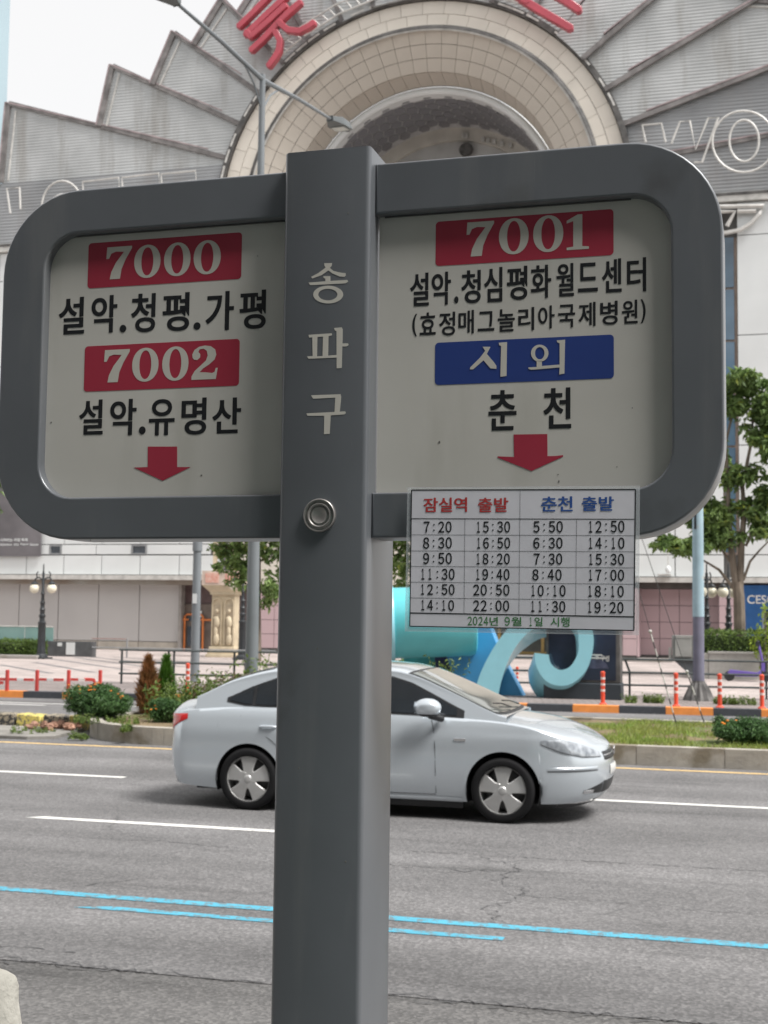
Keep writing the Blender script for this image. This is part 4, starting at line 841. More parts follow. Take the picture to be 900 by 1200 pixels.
# ------------------------------------------------------------------ scooter
g = on_ground(868,803,0.12); es = thing('electric_scooter', 'purple kick scooter parked in front of the granite planter at the right edge', 'scooter', (g.x,42.4,.12), 0.05); es.scale = (1.15,)*3
M_pu = mat('purple_plastic', (0.16,0.11,0.42), 0.4, var=0.08); W_ = MB().lathe([(.0,-.03),(.11,-.03),(.135,-.02),(.135,.02),(.11,.03),(0,.03)],18,(0,0,0),'Y')
for x in (-.32,.62): 
    wl = obj('wheel', MB().lathe([(.0,-.03),(.11,-.03),(.135,-.02),(.135,.02),(.11,.03),(0,.03)],18,(x,0,.135),'Y'), M_blk, es, smooth=True)
obj('deck', MB().prism([(-.38,.22),(-.30,.30),(.40,.24),(.48,.30),(.50,.22),(.40,.13),(-.15,.13)],-.08,.08), M_pu, es, bevel=0.01)
obj('stem', MB().tube([(.62,0,.14),(.56,0,.4),(.42,0,1.06)],.03,8).box(.50,.62,-.05,.05,.28,.5), M_pu, es, smooth=True); obj('handlebar', MB().tube([(.42,-.25,1.04),(.40,0,1.08),(.42,.25,1.04)],.018,6).box(.36,.46,-.06,.06,.92,1.05), M_blk, es)
# ------------------------------------------------------------------ people
def body_mesh(joints, edges, root=0, sub=2):
    me = bpy.data.meshes.new('b'); me.from_pydata([j[0] for j in joints], edges, []); o = bpy.data.objects.new('b', me); COL.objects.link(o)
    sk = o.modifiers.new('s', 'SKIN'); sk.use_smooth_shade = True; sl_ = me.skin_vertices[0].data
    for i, j in enumerate(joints):
        r = j[1]; sl_[i].radius = r if isinstance(r, tuple) else (r, r)
        sl_[i].use_root = (i == root)
    ss = o.modifiers.new('ss', 'SUBSURF'); ss.levels = sub; ss.render_levels = sub
    bpy.context.view_layer.update(); dg = bpy.context.evaluated_depsgraph_get(); m2 = bpy.data.meshes.new_from_object(o.evaluated_get(dg)); bpy.data.objects.remove(o)
    m2.polygons.foreach_set('use_smooth', [True]*len(m2.polygons)); return m2
M_skin = mat('skin', (0.50,0.32,0.24), 0.5, var=0.06); M_hair = mat('dark_hair', (0.02,0.018,0.016), 0.5)
def person(label, loc, rz, shirt, trousers, h=1.68, stride=0.0, sleeves='short', lean=0):
    k = h/1.7; t = thing('person', label, 'person', loc, rz); S = stride
    # facing -y; continuous body
    J = [((0,0,.92),(.15,.11)),((0,0,1.08),(.14,.10)),((0,0.0,1.26),(.17,.11)),((0,0,1.40),(.16,.09)),((0,-.01,1.47),(.055,.055)),((0,-.02,1.53),(.055,.06)),((0,-.02,1.60),(.075,.095)),((0,-.015,1.68),(.055,.07)),
         ((-.155,0,1.39),.055),((-.235,.02+S*.1,1.14),.048),((-.23,-.05+S*.1,.90),.036),((-.23,-.07+S*.1,.83),(.035,.02)),
         ((.155,0,1.39),.055),((.235,.02-S*.1,1.14),.048),((.23,-.05-S*.1,.90),.036),((.23,-.07-S*.1,.83),(.035,.02)),
         ((-.09,0,.86),.10),((-.10,-.02+S*.12,.48),.062),((-.10,.03+S*.30,.08),.045),((-.10,-.12+S*.28,.04),(.045,.03)),
         ((.09,0,.86),.10),((.10,-.02-S*.18,.48),.062),((.10,.03-S*.28,.08),.045),((.10,-.12-S*.30,.04),(.045,.03))]
    E_ = [(0,1),(1,2),(2,3),(3,4),(4,5),(5,6),(6,7),(3,8),(8,9),(9,10),(10,11),(3,12),(12,13),(13,14),(14,15),(0,16),(16,17),(17,18),(18,19),(0,20),(20,21),(21,22),(22,23)]
    J = [((a[0]*k,a[1]*k,a[2]*k), tuple(x*k for x in r) if isinstance(r,tuple) else r*k) for a, r in J]
    b = body_mesh(J, E_); obj('body', b, M_skin, t)
    C = [(a,(tuple(x*1.13 for x in r) if isinstance(r,tuple) else r*1.25)) for a, r in J]
    sh = [0,1,2,3,8,9]+([10] if sleeves=='long' else [])+[12,13]+([14] if sleeves=='long' else []); mp = {o:i for i,o in enumerate(sh)}
    JS = [C[i] for i in sh]
    if sleeves == 'short':
        for o in (9,13): JS[mp[o]] = ((C[o][0][0],C[o][0][1],C[o][0][2]+.06*k), C[o][1])
    obj('shirt', body_mesh(JS, [(mp[a],mp[b_]) for a,b_ in E_ if a in mp and b_ in mp]), shirt, t)
    tr_ = [0,16,17,18,20,21,22]; mp = {o:i for i,o in enumerate(tr_)}; JT = [(C[i][0],(tuple(x*1.0 for x in C[i][1]) if isinstance(C[i][1],tuple) else C[i][1]*1.02)) for i in tr_]
    obj('trousers', body_mesh(JT, [(mp[a],mp[b_]) for a,b_ in E_ if a in mp and b_ in mp]), trousers, t)
    for i, a in ((19,18),(23,22)): 
        f = J[i][0]; an = J[a][0]; obj('shoe', MB().ball(((f[0]+an[0])/2,(f[1]+an[1])/2,max(.045,f[2])),.1*k,12,8,(.5,1.35,.5)), M_blk, t, smooth=True)
    obj('hair', MB().ball((0,.012*k,1.665*k),.108*k,16,10,(.86,1.0,.98)), M_hair, t, smooth=True)
    fz_ = MB().ball((0,-.118*k,1.585*k),.016*k,8,6,(.8,1,1.3)).ball((-.085*k,-.01,1.59*k),.025*k,8,6,(.4,.8,1.2)).ball((.085*k,-.01,1.59*k),.025*k,8,6,(.4,.8,1.2)); obj('nose_and_ears', fz_, M_skin, t, smooth=True)
    for s in (-1,1): obj('eye', MB().ball((s*.033*k,-.098*k,1.61*k),.012*k,8,6), M_hair, t, smooth=True)
    obj('mouth', MB().ball((0,-.105*k,1.545*k),.022*k,10,6,(1.1,.5,.3)), mat('lips', (0.4,0.16,0.14), 0.5), t, smooth=True)
    for s, ih in ((-1,11),(1,15)):
        p = Vector(J[ih][0]); fg = MB()
        for q_, (dx, L) in enumerate(((-.024,.065),(-.008,.075),(.008,.07),(.024,.055))): fg.tube([p+Vector((dx*.5,dx,-.01)), p+Vector((dx*.5,dx-.005,-.01-L*.6)), p+Vector((dx*.5-s*.01,dx-.01,-.01-L))],[.010,.009,.007],6)
        fg.tube([p+Vector((0,-.03,.02)), p+Vector((-s*.01,-.05,-.01)), p+Vector((-s*.012,-.05,-.035))],[.011,.01,.008],6); obj('fingers', fg, M_skin, t, smooth=True)
    return t
g = on_ground(485,787,0.12)
person('distant person in a blue short sleeved shirt and dark trousers walking by the entrance doors', (g.x,g.y,.12), 2.2, mat('blue_shirt', (0.03,0.15,0.36), 0.8), mat('black_trousers', (0.015,0.016,0.022), 0.8), 1.68, 0.7)
# ------------------------------------------------------------------ trees
M_bark = mat('bark', (0.20,0.165,0.13), 0.95, var=0.3, scale=3, bump=0.9, bscale=14, stretch=(2,2,.4))
F_tree = foliage_mat('broad_leaf', (0.22,0.32,0.11), (0.11,0.19,0.06), (1.6,1.2,.5), scale=1.2, trans=0.3)
def tree(label, base, limbs, blobs, n, size, fm=F_tree, up=.7):
    t = thing('street_tree', label, 'tree', base); b = Vector(base)
    mb = MB()
    for pts, r0, r1 in limbs:
        P_ = [Vector(p)-b for p in pts]; k = len(P_); mb.tube(P_, [r0+(r1-r0)*i/(k-1) for i in range(k)], 9)
    obj('trunk', mb, M_bark, t, smooth=True)
    sat = []
    for x,y,z,a,c,d in blobs:           # small outlying sprays give the crown a ragged edge
        for _ in range(6):
            th, ph = random.uniform(0,2*pi), random.uniform(-.6,1.2); sat.append((x+a*1.08*cos(th)*cos(ph), y+c*.9*sin(th)*cos(ph), z+d*1.08*sin(ph), a*.28, c*.28, d*.26))
    blobs = [(x,y,z,a*.88,c*.88,d*.8) for x,y,z,a,c,d in blobs]+sat
    me = leaf_cloud([(x-b.x,y-b.y,z-b.z,a,c,d) for x,y,z,a,c,d in blobs], n, size, up=up, shell=0., aspect=.5, droop=.45); o = obj('crown', me, fm, t); o['kind'] = 'stuff'
    return t
TY = 44.6
def tp(px, py, y=TY): p = on_plane(px, py, y); return (p.x, p.y, p.z)
def tb(px, py, rx_, rz_, y=TY, dy=0): p = on_plane(px, py, y+dy); s = (p-CAMP).length/F_PX; return (p.x,p.y,p.z,rx_*s*1.12,max(rx_,rz_)*s*.9,rz_*s*1.12)
tree('leafy street tree with forking brown trunk growing from the granite planter at the right', tp(866,790),
   [([tp(867,795),tp(867,740),tp(866,700),tp(864,682)],.20,.17),([tp(863,692),tp(858,650),tp(854,610),tp(853,570),tp(850,520),tp(862,470)],.12,.03),([tp(867,690),tp(869,640),tp(872,600),tp(870,570),tp(880,520),tp(884,470)],.12,.03),
    ([tp(871,680),tp(879,658),tp(890,645),tp(903,632)],.05,.02),([tp(860,690),tp(843,668),tp(830,660),tp(812,650)],.06,.02),([tp(857,660),tp(846,645),tp(832,635),tp(815,630)],.04,.015),([tp(874,640),tp(884,615),tp(896,600)],.045,.015),
    ([tp(870,575),tp(860,550),tp(848,545)],.035,.01),([tp(850,540),tp(835,500),tp(820,470)],.03,.01),([tp(880,500),tp(895,470),tp(910,450)],.03,.01)],
   [tb(872,450,24,14),tb(895,480,20,22),tb(862,475,14,18),tb(888,510,16,12),tb(873,440,18,8,dy=-.8),tb(870,558,20,10),tb(857,562,12,13),tb(884,600,20,14),tb(898,585,14,16),tb(893,622,14,10),tb(845,608,14,18),tb(846,630,18,14),tb(806,640,26,11),tb(785,636,18,8),tb(822,600,22,25,dy=.5),tb(800,560,25,30,dy=1),tb(830,520,20,30,dy=1),tb(925,520,22,40),tb(820,632,14,8)],
   14000, 0.225)
ytn = 45.5
tree('street tree with drooping green leaves behind the tall street light', tp(301,775,ytn),
   [([tp(301,775,ytn),tp(301,700,ytn),tp(302,640,ytn),tp(303,560,ytn)],.17,.09),([tp(302,660,ytn),tp(318,648,ytn),tp(335,655,ytn)],.05,.02),([tp(302,650,ytn),tp(280,635,ytn),tp(262,642,ytn)],.05,.02),([tp(302,600,ytn),tp(280,570,ytn)],.05,.02)],
   [tb(275,660,20,16,ytn),tb(262,645,16,8,ytn),tb(315,650,14,12,ytn),tb(318,690,14,22,ytn),tb(283,678,13,14,ytn),tb(290,625,40,22,ytn),tb(300,560,50,40,ytn),tb(338,640,20,25,ytn),tb(312,706,8,12,ytn)], 6000, 0.23)
y2 = 46.5
tree('dark leafy street tree behind the turquoise drum of the sculpture', tp(500,780,y2),
   [([tp(500,780,y2),tp(500,700,y2),tp(502,600,y2)],.2,.1)], [tb(470,655,26,26,y2),tb(500,600,60,45,y2),tb(530,640,40,25,y2),tb(440,620,40,40,y2),tb(474,685,14,12,y2)], 2600, 0.34)
y3 = 47.0
tree('pale leafed street tree at the left edge, just below the corner of the sign', tp(-55,778,y3),
   [([tp(-55,778,y3),tp(-54,690,y3),tp(-50,600,y3)],.2,.1)], [tb(-20,604,24,14,y3),tb(-50,580,50,40,y3),tb(-70,630,30,20,y3)], 1800, 0.34)
# pale young shrub by the planter
g = on_ground(893,778,0.5)
t = thing('young_shrub', 'light yellow green young shrub rising over the hedge at the right edge', 'shrub', (tp(893,800,42.8)))
bb = Vector(t.location); mb = MB()
for a in ((893,790,897,705),(893,790,886,745),(893,790,905,735),(893,790,884,765)): 
    P_ = [Vector(tp(a[0],a[1],42.8))-bb, Vector(tp((a[0]+a[2])/2+2,(a[1]+a[3])/2,42.8))-bb, Vector(tp(a[2],a[3],42.8))-bb]; mb.tube(P_, [.02,.015,.008], 5)
obj('stem', mb, M_bark, t)
F_yg = foliage_mat('lime_leaf', (0.30,0.40,0.05), (0.20,0.30,0.03), trans=.35)
bl = [(x-bb.x,y-bb.y,z-bb.z,a,b,c) for x,y,z,a,b,c in [tb(896,716,5,12,42.8),tb(887,752,8,12,42.8),tb(897,765,12,10,42.8),tb(891,738,5,8,42.8),tb(905,740,8,20,42.8),tb(897,780,8,8,42.8)]]
o = obj('foliage', leaf_cloud(bl, 520, 0.12, shell=.1, aspect=.5), F_yg, t); o['kind'] = 'stuff'

# ================================================================== MEDIAN PLANTING
F_mar = foliage_mat('marigold_leaf', (0.10,0.20,0.07), (0.05,0.12,0.04), scale=3, trans=.2)
M_org = mat('marigold_flower', (0.80,0.25,0.02), 0.6, var=0.15, scale=5)
def marigold(cpx, cpy, Y, rx_, rz_, label, n=5200, fl=16, extra=()):
    g = on_plane(cpx, cpy, Y); t = thing('marigold_bush', label, 'bush', (g.x, Y, 0.235)); s = (g-CAMP).length/F_PX; a, h = rx_*s, rz_*s
    bl = [(0,0,h*.75,a*.9,a*.7,h*.85)]+[(random.uniform(-.6,.6)*a, random.uniform(-.5,.3)*a, h*random.uniform(.5,1.25), a*.42, a*.4, h*.5) for _ in range(9)]+[(random.uniform(-1.0,1.0)*a, random.uniform(-.5,.3)*a, h*random.uniform(.25,1.5), a*.2, a*.2, h*.3) for _ in range(12)]
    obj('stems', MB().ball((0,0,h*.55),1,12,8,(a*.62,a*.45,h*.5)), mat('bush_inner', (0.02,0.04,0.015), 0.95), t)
    o = obj('foliage', leaf_cloud(bl, int(n*1.7), 0.06, up=.5, shell=.35, aspect=.32), F_mar, t); o['kind'] = 'stuff'
    fm = MB(); 
    for i in range(fl):
        b = random.choice(bl[1:]); th = random.uniform(pi, 2*pi); ph = random.uniform(.2,1.2)
        c = (b[0]+b[3]*cos(th)*cos(ph), b[1]+b[4]*sin(th)*cos(ph), b[2]+b[5]*sin(ph)+.02)
        f = obj('flower', MB().ball(c,.022,8,5,(1,1,.6)), M_org, t, smooth=True)
    return t
marigold(118,828,20.9,42,23,'round green marigold bush with orange flowers at the left nose of the island',9000,24)
marigold(197,835,20.6,20,17,'smaller marigold bush just behind the tail of the silver car',4200,9)
marigold(880,858,20.6,46,19,'large marigold bush with orange flowers at the right edge of the island',7000,14)
def conifer(px, pyb, pyt, Y, wpx, m, label, n):
    b = on_plane(px, pyb, Y); tp_ = on_plane(px, pyt, Y); h = tp_.z-.235; s = (b-CAMP).length/F_PX; r = wpx*s
    t = thing('dwarf_conifer', label, 'shrub', (b.x, Y, .235)); obj('stem', MB().tube([(0,0,0),(0,0,h*.9)],[.03,.01],6), M_bark, t)
    z = RNG.random(n)**.8; th = RNG.uniform(0,2*pi,n); rr = r*(np.sin(np.clip(z*.95+.12,0,1)*pi)**.7)*(1-z*.45)*RNG.uniform(.15,1.1,n)*1.0
    P_ = np.stack([rr*np.cos(th), rr*np.sin(th), z*h*.93],1); d = np.stack([np.cos(th)*.5,np.sin(th)*.5,np.ones(n)],1)+RNG.normal(0,.25,(n,3))
    a = d/np.linalg.norm(d,axis=1)[:,None]; w_ = np.cross(a, RNG.normal(size=(n,3))); w_ /= np.linalg.norm(w_,axis=1)[:,None]; L = RNG.uniform(.07,.17,(n,1))
    v = np.stack([P_-w_*.011, P_+w_*.011, P_+a*L],1).reshape(-1,3); me = bpy.data.meshes.new('f'); me.from_pydata(v.tolist(), [], np.arange(3*n).reshape(n,3).tolist()); me.update()
    o = obj('foliage', me, m, t); o['kind'] = 'stuff'
conifer(173,822,768,22.0,14,foliage_mat('brown_needles', (0.32,0.14,0.06), (0.18,0.10,0.04), scale=6),'pointed dwarf conifer with dead rust brown needles',3800)
conifer(194,822,768,22.3,12,foliage_mat('green_needles', (0.10,0.24,0.03), (0.06,0.14,0.02), scale=6),'pointed dwarf conifer with bright green needles, right of the brown one',3800)
# weeds: stems with small leaves
F_weed = foliage_mat('weed_leaf', (0.19,0.27,0.07), (0.10,0.16,0.04), scale=4, trans=.3); F_pur = foliage_mat('purple_weed', (0.13,0.08,0.06), (0.10,0.10,0.04), scale=4)
def weeds(x0, x1, y0, y1, n, hmin, hmax, m, label, name='weeds', leaves=16, lsize=.085):
    o0 = Vector(((x0+x1)/2,(y0+y1)/2,.235)); st = []; P_ = []; N = []
    V3 = []; Fc = []
    for i in range(n):
        b = np.array([RNG.uniform(x0,x1)-o0.x, RNG.uniform(y0,y1)-o0.y, 0]); h = RNG.uniform(hmin,hmax); ln = RNG.normal(0,.22,2)*h
        tpv = b+np.array([ln[0],ln[1],h]); k = len(V3)
        V3 += [tuple(b+[-.005,0,0]), tuple(b+[.005,0,0]), tuple(tpv)]; Fc.append((k,k+1,k+2))
        for j in range(leaves):
            f = RNG.uniform(.15,1); P_.append(b+(tpv-b)*f); N.append(RNG.normal(size=3)+[0,0,.8])
    me = leaf_mesh(np.array(P_), np.array(N), lsize, .38)
    k = len(me.vertices); vs = [v.co[:] for v in me.vertices]+V3; fs = [tuple(p.vertices) for p in me.polygons]+[tuple(i+k for i in f) for f in Fc]
    m2 = bpy.data.meshes.new('w'); m2.from_pydata(vs, [], fs); m2.update(); o = obj(name, m2, m, loc=o0); o['kind'] = 'stuff'; tag(o, label, 'weeds'); return o
weeds(-8.9,-5.2,21.6,23.6,620,.35,1.1,F_weed,'tangle of tall green weeds behind the roof of the silver car')
weeds(-7.9,-5.8,22.0,23.6,160,.3,.7,F_pur,'purple brown weed stalks among the green ones behind the car','dry_weeds')
weeds(-10.2,-7.8,21.2,22.8,420,.15,.66,F_weed,'low green weeds round the foot of the two dwarf conifers')
weeds(-9.6,-7.9,21.6,22.6,130,.3,.8,F_pur,'brown stalks between the two dwarf conifers','dry_weeds')
weeds(-9.7,-9.2,22.0,22.6,22,.6,.85,F_weed,'tall thin green stalks left of the brown conifer')
weeds(-10.9,-9.7,19.7,20.4,60,.04,.14,F_weed,'small weeds along the inner edge of the island nose',lsize=.04)
for a, b, lb in (((-10.6,19.33),(-10.35,19.5),'weed tuft at the foot of the curved kerb'),((-11.9,19.6),(-11.3,20.2),'weeds growing through the old concrete apron'),((-9.62,19.1),(-9.5,19.3),'small weed hanging over the kerb joint')):
    o = weeds(a[0],b[0],a[1],b[1],26,.03,.14,F_weed,lb,lsize=.045); o.location.z = .03 if a[1] > 19.4 or a[0]<-10 else .2
g = on_ground(762,824,.12)
for px, w_ in ((738,.25),(765,.45),(862,.9)):
    g = on_ground(px, 824 if px < 800 else 826, .12); o = weeds(g.x-w_/2,g.x+w_/2,g.y-.12,g.y+.12,int(60*w_)+10,.05,.22,F_weed,{738:'small weed clump at the foot of the guard rail post',765:'weed tufts in the brick paving left of the junction cabinet',862:'low weeds at the kerb right of the pale blue pole'}[px],lsize=.06); o.location.z = .12
# grass on the island
def grass(x0, x1, y0, y1, n, hmin, hmax, m, z=.235, seed_scale=1.3):
    n2 = n*2; x = RNG.uniform(x0,x1,n2); y = RNG.uniform(y0,y1,n2); d = np.sin(x*2.1*seed_scale)+np.sin(y*3.3+x*1.3)+np.sin(x*5.1-y*2.7)*.6+RNG.normal(0,.6,n2); k = np.argsort(-d)[:n]; x, y = x[k], y[k]
    h = RNG.uniform(hmin,hmax,n); a = RNG.uniform(0,2*pi,n); wd = .006; L = RNG.normal(0,.5,(n,2))*h[:,None]
    b = np.stack([x,y,np.full(n,z-.005)],1); dx = np.stack([np.cos(a)*wd,np.sin(a)*wd,np.zeros(n)],1); tp_ = b+np.stack([L[:,0],L[:,1],h],1)
    v = np.stack([b-dx,b+dx,tp_],1).reshape(-1,3); me = bpy.data.meshes.new('g'); me.from_pydata(v.tolist(), [], np.arange(3*n).reshape(n,3).tolist()); me.update()
    o = obj('grass', me, m); o['kind'] = 'stuff'; return o
F_gr = foliage_mat('grass_blade', (0.20,0.33,0.05), (0.28,0.30,0.09), (1.5,1.2,.7), scale=1.5, trans=.3)
tag(grass(-8.6,13,19.42,23.95,60000,.03,.11,F_gr), 'patchy green and straw coloured grass on the planted island', 'grass')
tag(grass(-10.4,-8.6,20.0,23.0,3500,.02,.06,foliage_mat('dry_grass', (0.30,0.26,0.11), (0.22,0.20,0.08), scale=2)), 'thin dry grass on the bare earth of the island nose', 'grass')
# guy wires anchored in the island, tied to a span wire from the street light
M_wire = mat('steel_wire', (0.10,0.10,0.10), 0.5, metal=.5); M_pw = mat('pale_wire_guard', (0.55,0.55,0.52), 0.6)
K = on_plane(648,330,23.3); lpz = on_plane(300,330,LPY)
for (ax, ay), (bx, by), lb in (((793,850),(762,740),'thin guy wire with dark and pale sleeves, left of the pair on the island'),((826,849),(805,787),'thin guy wire with dark and pale sleeves, right of the pair on the island')):
    A = on_ground(ax, ay, .24); t = thing('guy_wire', lb, 'wire', A, 0, 'guy wires on the island'); B = on_plane(bx, by, A.y-0.0); d = (B-A); end = A + d*((K.z-A.z)/d.z) + Vector((0,0,0))
    obj('wire', MB().tube([(0,0,0), end-A],.006,5), M_wire, t); L = d.length*.98; u = d.normalized()
    obj('ball', MB().ball(d,.03,10,8), M_pw, t, smooth=True)
    s = .05; i = 0
    while s < L:
        e = min(L, s+random.uniform(.08,.2)); obj('sleeve', MB().tube([u*s,u*(e-.01)],.013,6), M_wire if i % 2 == 0 else M_pw, t); s = e; i += 1
tw = thing('span_wire', 'thin span wire from the street light holding the guy wires', 'wire', lpz)
obj('wire', MB().tube([(0,0,0),(K-lpz)*.5-Vector((0,0,.1)),K-lpz],.006,5), M_wire, tw)
e1 = on_ground(793,850,.24); d = on_plane(762,740,e1.y)-e1; k1 = e1+d*((K.z-e1.z)/d.z); e2 = on_ground(826,849,.24); d = on_plane(805,787,e2.y)-e2; k2 = e2+d*((K.z-e2.z)/d.z)
obj('wire', MB().tube([K-lpz,k1-lpz],.006,5).tube([k1-lpz,k2-lpz],.006,5), M_wire, tw)
# glass tower far left
tx = on_plane(10,60,130).x
tw = thing('glass_tower', 'pale blue glass tower just inside the left edge of the picture', 'building', (tx-12,110,0))
M_tg = mat('tower_glass', (0.36,0.47,0.52), 0.2, var=0.05, scale=.1)
obj('tower_body', MB().box(-12,12,0.1,20,0,90), M_tg, tw)
for i in range(12): obj('mullion', MB().box(12-.12-i*2,12-i*2,-.05,.1,0,90), M_rimw, tw)
fl = MB()
for i in range(24): fl.box(-12,12,-.02,.1,i*3.8,i*3.8+.15)
obj('floor_band', fl, M_rimw, tw)['kind'] = 'stuff'
# ================================================================== BUS STOP SIGN (1.7 m from the camera)
SX, SYY, SYAW = -0.5462, 1.6431, -0.0079
SM = Matrix.Translation((SX, SYY, CAM_Z)) @ Matrix.Rotation(SYAW, 4, 'Z') @ Matrix.Rotation(-0.0032, 4, 'X') @ Matrix.Rotation(-0.0009, 4, 'Y')
SMi = SM.inverted()
def S(px, py, yl):                      # pixel -> local (x, z) on the sign's plane y = yl
    o = SMi @ CAMP; d = SMi.to_3x3() @ ray(px, py); p = o + d*((yl-o.y)/d.y); return (p.x, p.z)
sgn = thing('bus_stop_sign', 'grey bus stop sign on a square post with two white route panels', 'bus stop sign'); sgn.matrix_world = SM
M_sg = mat('sign_grey_paint', (0.143,0.154,0.168), 0.38, metal=0.2, var=0.05, scale=8, coat=0.6, dirt=((0.085,0.088,0.09),5,0.64))
M_sp = mat('sign_panel_white', (0.60,0.585,0.54), 0.4, var=0.05, scale=4, dirt=((0.54,0.525,0.47),5,0.6))
M_sr = mat('sign_red', (0.40,0.035,0.065), 0.4, var=0.05, scale=6); M_sbl = mat('sign_blue', (0.025,0.055,0.24), 0.4, var=0.05, scale=6); M_ink = mat('sign_ink', (0.012,0.013,0.016), 0.45)
M_sg.node_tree.nodes['Principled BSDF'].inputs['Coat Roughness'].default_value = 0.3
weather(M_sg, (0.21,0.215,0.215)); weather(M_sp, (0.44,0.43,0.38), .56, (5,5,1.0), 2.5, (0.40,0.39,0.36))
M_swh = mat('sign_letter_white', (0.60,0.58,0.52), 0.4, var=0.03); M_silver = mat('stainless', (0.42,0.40,0.38), 0.38, metal=0.7, var=0.12, scale=30)
FRy = 0.022; HP = 0.06
pr = rrect(-HP, HP, 0, 0.134, 0.007, 3)
post = obj('post', MB().prism_z(pr, -1.95, 0.6083), M_sg, sgn, smooth=True)
obj('cap', MB().prism_z(rrect(-HP+.001,HP-.001,.001,.133,.006,3), 0.6083, 0.6095), M_sg, post)
def housing(x0, x1, side, z0=0.0955, z1=0.5918, R=0.118, y0=FRy, t=0.075):
    cor = (1,0,0,1) if side < 0 else (0,1,1,0)
    out_ = rrect(x0, x1, z0, z1, R, 10, cor)
    return out_, cor
# inner openings measured on the frame face
lx0, _ = S(49, 430, FRy); _, lz0 = S(200, 581, FRy); _, lz1 = S(200, 264.5, FRy)
rx1, _ = S(787, 430, FRy); _, rz0 = S(620, 574.5, FRy); _, rz1 = S(620, 237.5, FRy)
def frame(x0, x1, side, ix0, ix1, iz0, iz1):     # one C-shaped housing, open towards the post
    o_ = rrect(x0, x1, 0.0955, 0.5918, 0.118, 12, (1,0,0,1) if side < 0 else (0,1,1,0)); i_ = rrect(ix0, ix1, iz0, iz1, 0.05, 8, (1,0,0,1) if side < 0 else (0,1,1,0))
    if side < 0:                        # loops start at the rounded bottom-left corner: rotate so both start at the open side
        k = 13; o2 = o_[k+1:]+o_[:k+1]; i2 = i_[10:]+i_[:10]      # top right ... bottom right
        loop = o2 + i2[::-1]
    else:
        o2 = o_; i2 = i_; loop = o2 + i2[::-1]
    me = curve_mesh([loop], 0.0375, 0.003); me.transform(Matrix.Translation((0, FRy+0.0375, 0))); return me
fo = obj('sign_frame', frame(-0.4956, -HP-0.0005, -1, lx0, -HP-0.0005, lz0, lz1), M_sg, sgn, smooth=True)
fo2 = obj('sign_frame', frame(HP+0.0005, 0.5056, 1, HP+0.0005, rx1, rz0, rz1), M_sg, sgn, smooth=True)
PY = FRy+0.016
pL = obj('route_panel', curve_mesh([rrect(lx0-.006, -HP-.002, lz0-.006, lz1+.006, .054, 8, (1,0,0,1))], 0.002), M_sp, sgn); pL.location.y = PY+.002
pR = obj('route_panel', curve_mesh([rrect(HP+.002, rx1+.006, rz0-.006, rz1+.006, .054, 8, (0,1,1,0))], 0.002), M_sp, sgn); pR.location.y = PY+.002
obj('top_edge_line', MB().tube([(lx0+.03,PY-.002,lz1-.001),(-HP-.004,PY-.002,lz1-.001)],.0012,6).tube([(HP+.01,PY-.002,rz1-.001),(rx1-.05,PY-.002,rz1-.001)],.0012,6), mat('grey_edge_line', (0.09,0.09,0.09), 0.7), sgn)  # thin dark grey line along the top edge of each panel only
def box_of(tl, br, yl):                 # px corners -> x0,x1,z0,z1
    a, b = S(*tl, yl), S(*br, yl); return a[0], b[0], b[1], a[1]
D = {
 '7': [[(.03,.64),(.05,1.0),(.80,1.0),(.80,.93),(.62,.60),(.50,.30),(.46,0),(.15,0),(.19,.22),(.32,.50),(.56,.83),(.32,.85),(.18,.80),(.11,.64)]],
 '1': [[(.06,0),(.06,.07),(.24,.09),(.24,.82),(.06,.76),(.06,.84),(.36,1.0),(.49,1.0),(.49,.09),(.67,.07),(.67,0)]],
 '0': [ell(.42,.5,.42,.52,32,2.1), ell(.42,.5,.19,.44,32,2.1)],
 '2': [[(.05,.66),(.04,.76),(.10,.89),(.24,.98),(.42,1.01),(.60,.98),(.73,.88),(.77,.73),(.72,.58),(.56,.44),(.38,.33),(.27,.22),(.46,.21),(.66,.18),(.73,.22),(.76,.33),(.82,.33),(.77,.0),(.03,.0),(.03,.10),(.12,.26),(.30,.42),(.46,.56),(.51,.71),(.48,.85),(.38,.92),(.26,.90),(.22,.83),(.28,.76),(.28,.66),(.20,.59),(.10,.60)]]}
def plate_(tl, br, m, digits, boxes, rad=0.005):
    yl = PY-0.0004; x0, x1, z0, z1 = box_of(tl, br, yl); me = curve_mesh([rrect(x0,x1,z0,z1,rad,5)], 0.00012); me.transform(Matrix.Translation((0,yl+.0002,0)))
    p = obj('number_plate', me, m, sgn)
    for d, (a, b, c, e) in zip(digits, boxes):
        dm = curve_mesh(D[d], 0.0001); q = box_of((a,b),(c,e), yl-.001); obj('numeral', fit(dm, q[0],q[1],q[2],q[3], yl-.0001, 0.00008), M_swh, p)
    return p
z1s = lambda l: [(a/3.75+90, b/3.75+260, c/3.75+90, d/3.75+260) for a,b,c,d in l]
z2s = lambda l: [(a/3.75+90, b/3.75+390, c/3.75+90, d/3.75+390) for a,b,c,d in l]
z3s = lambda l: [(a/3+470, b/3+230, c/3+470, d/3+230) for a,b,c,d in l]
plate_((103.9,285.3), (282.5,326.7), M_sr, '7000', z1s([(130,112,238,246),(253,104,365,242),(384,94,497,234),(514,84,630,226)]))
plate_((99.6,406), (279.9,451.9), M_sr, '7002', z2s([(120,76,228,214),(244,68,356,212),(376,62,488,208),(506,58,617,202)]))
plate_((510.7,260), (719,298.7), M_sr, '7001', z3s([(230,92,326,206),(344,80,448,200),(464,70,570,192),(582,66,660,184)]))
bp_ = plate_((510,401.7), (719.4,443.3), M_sbl, '', [])
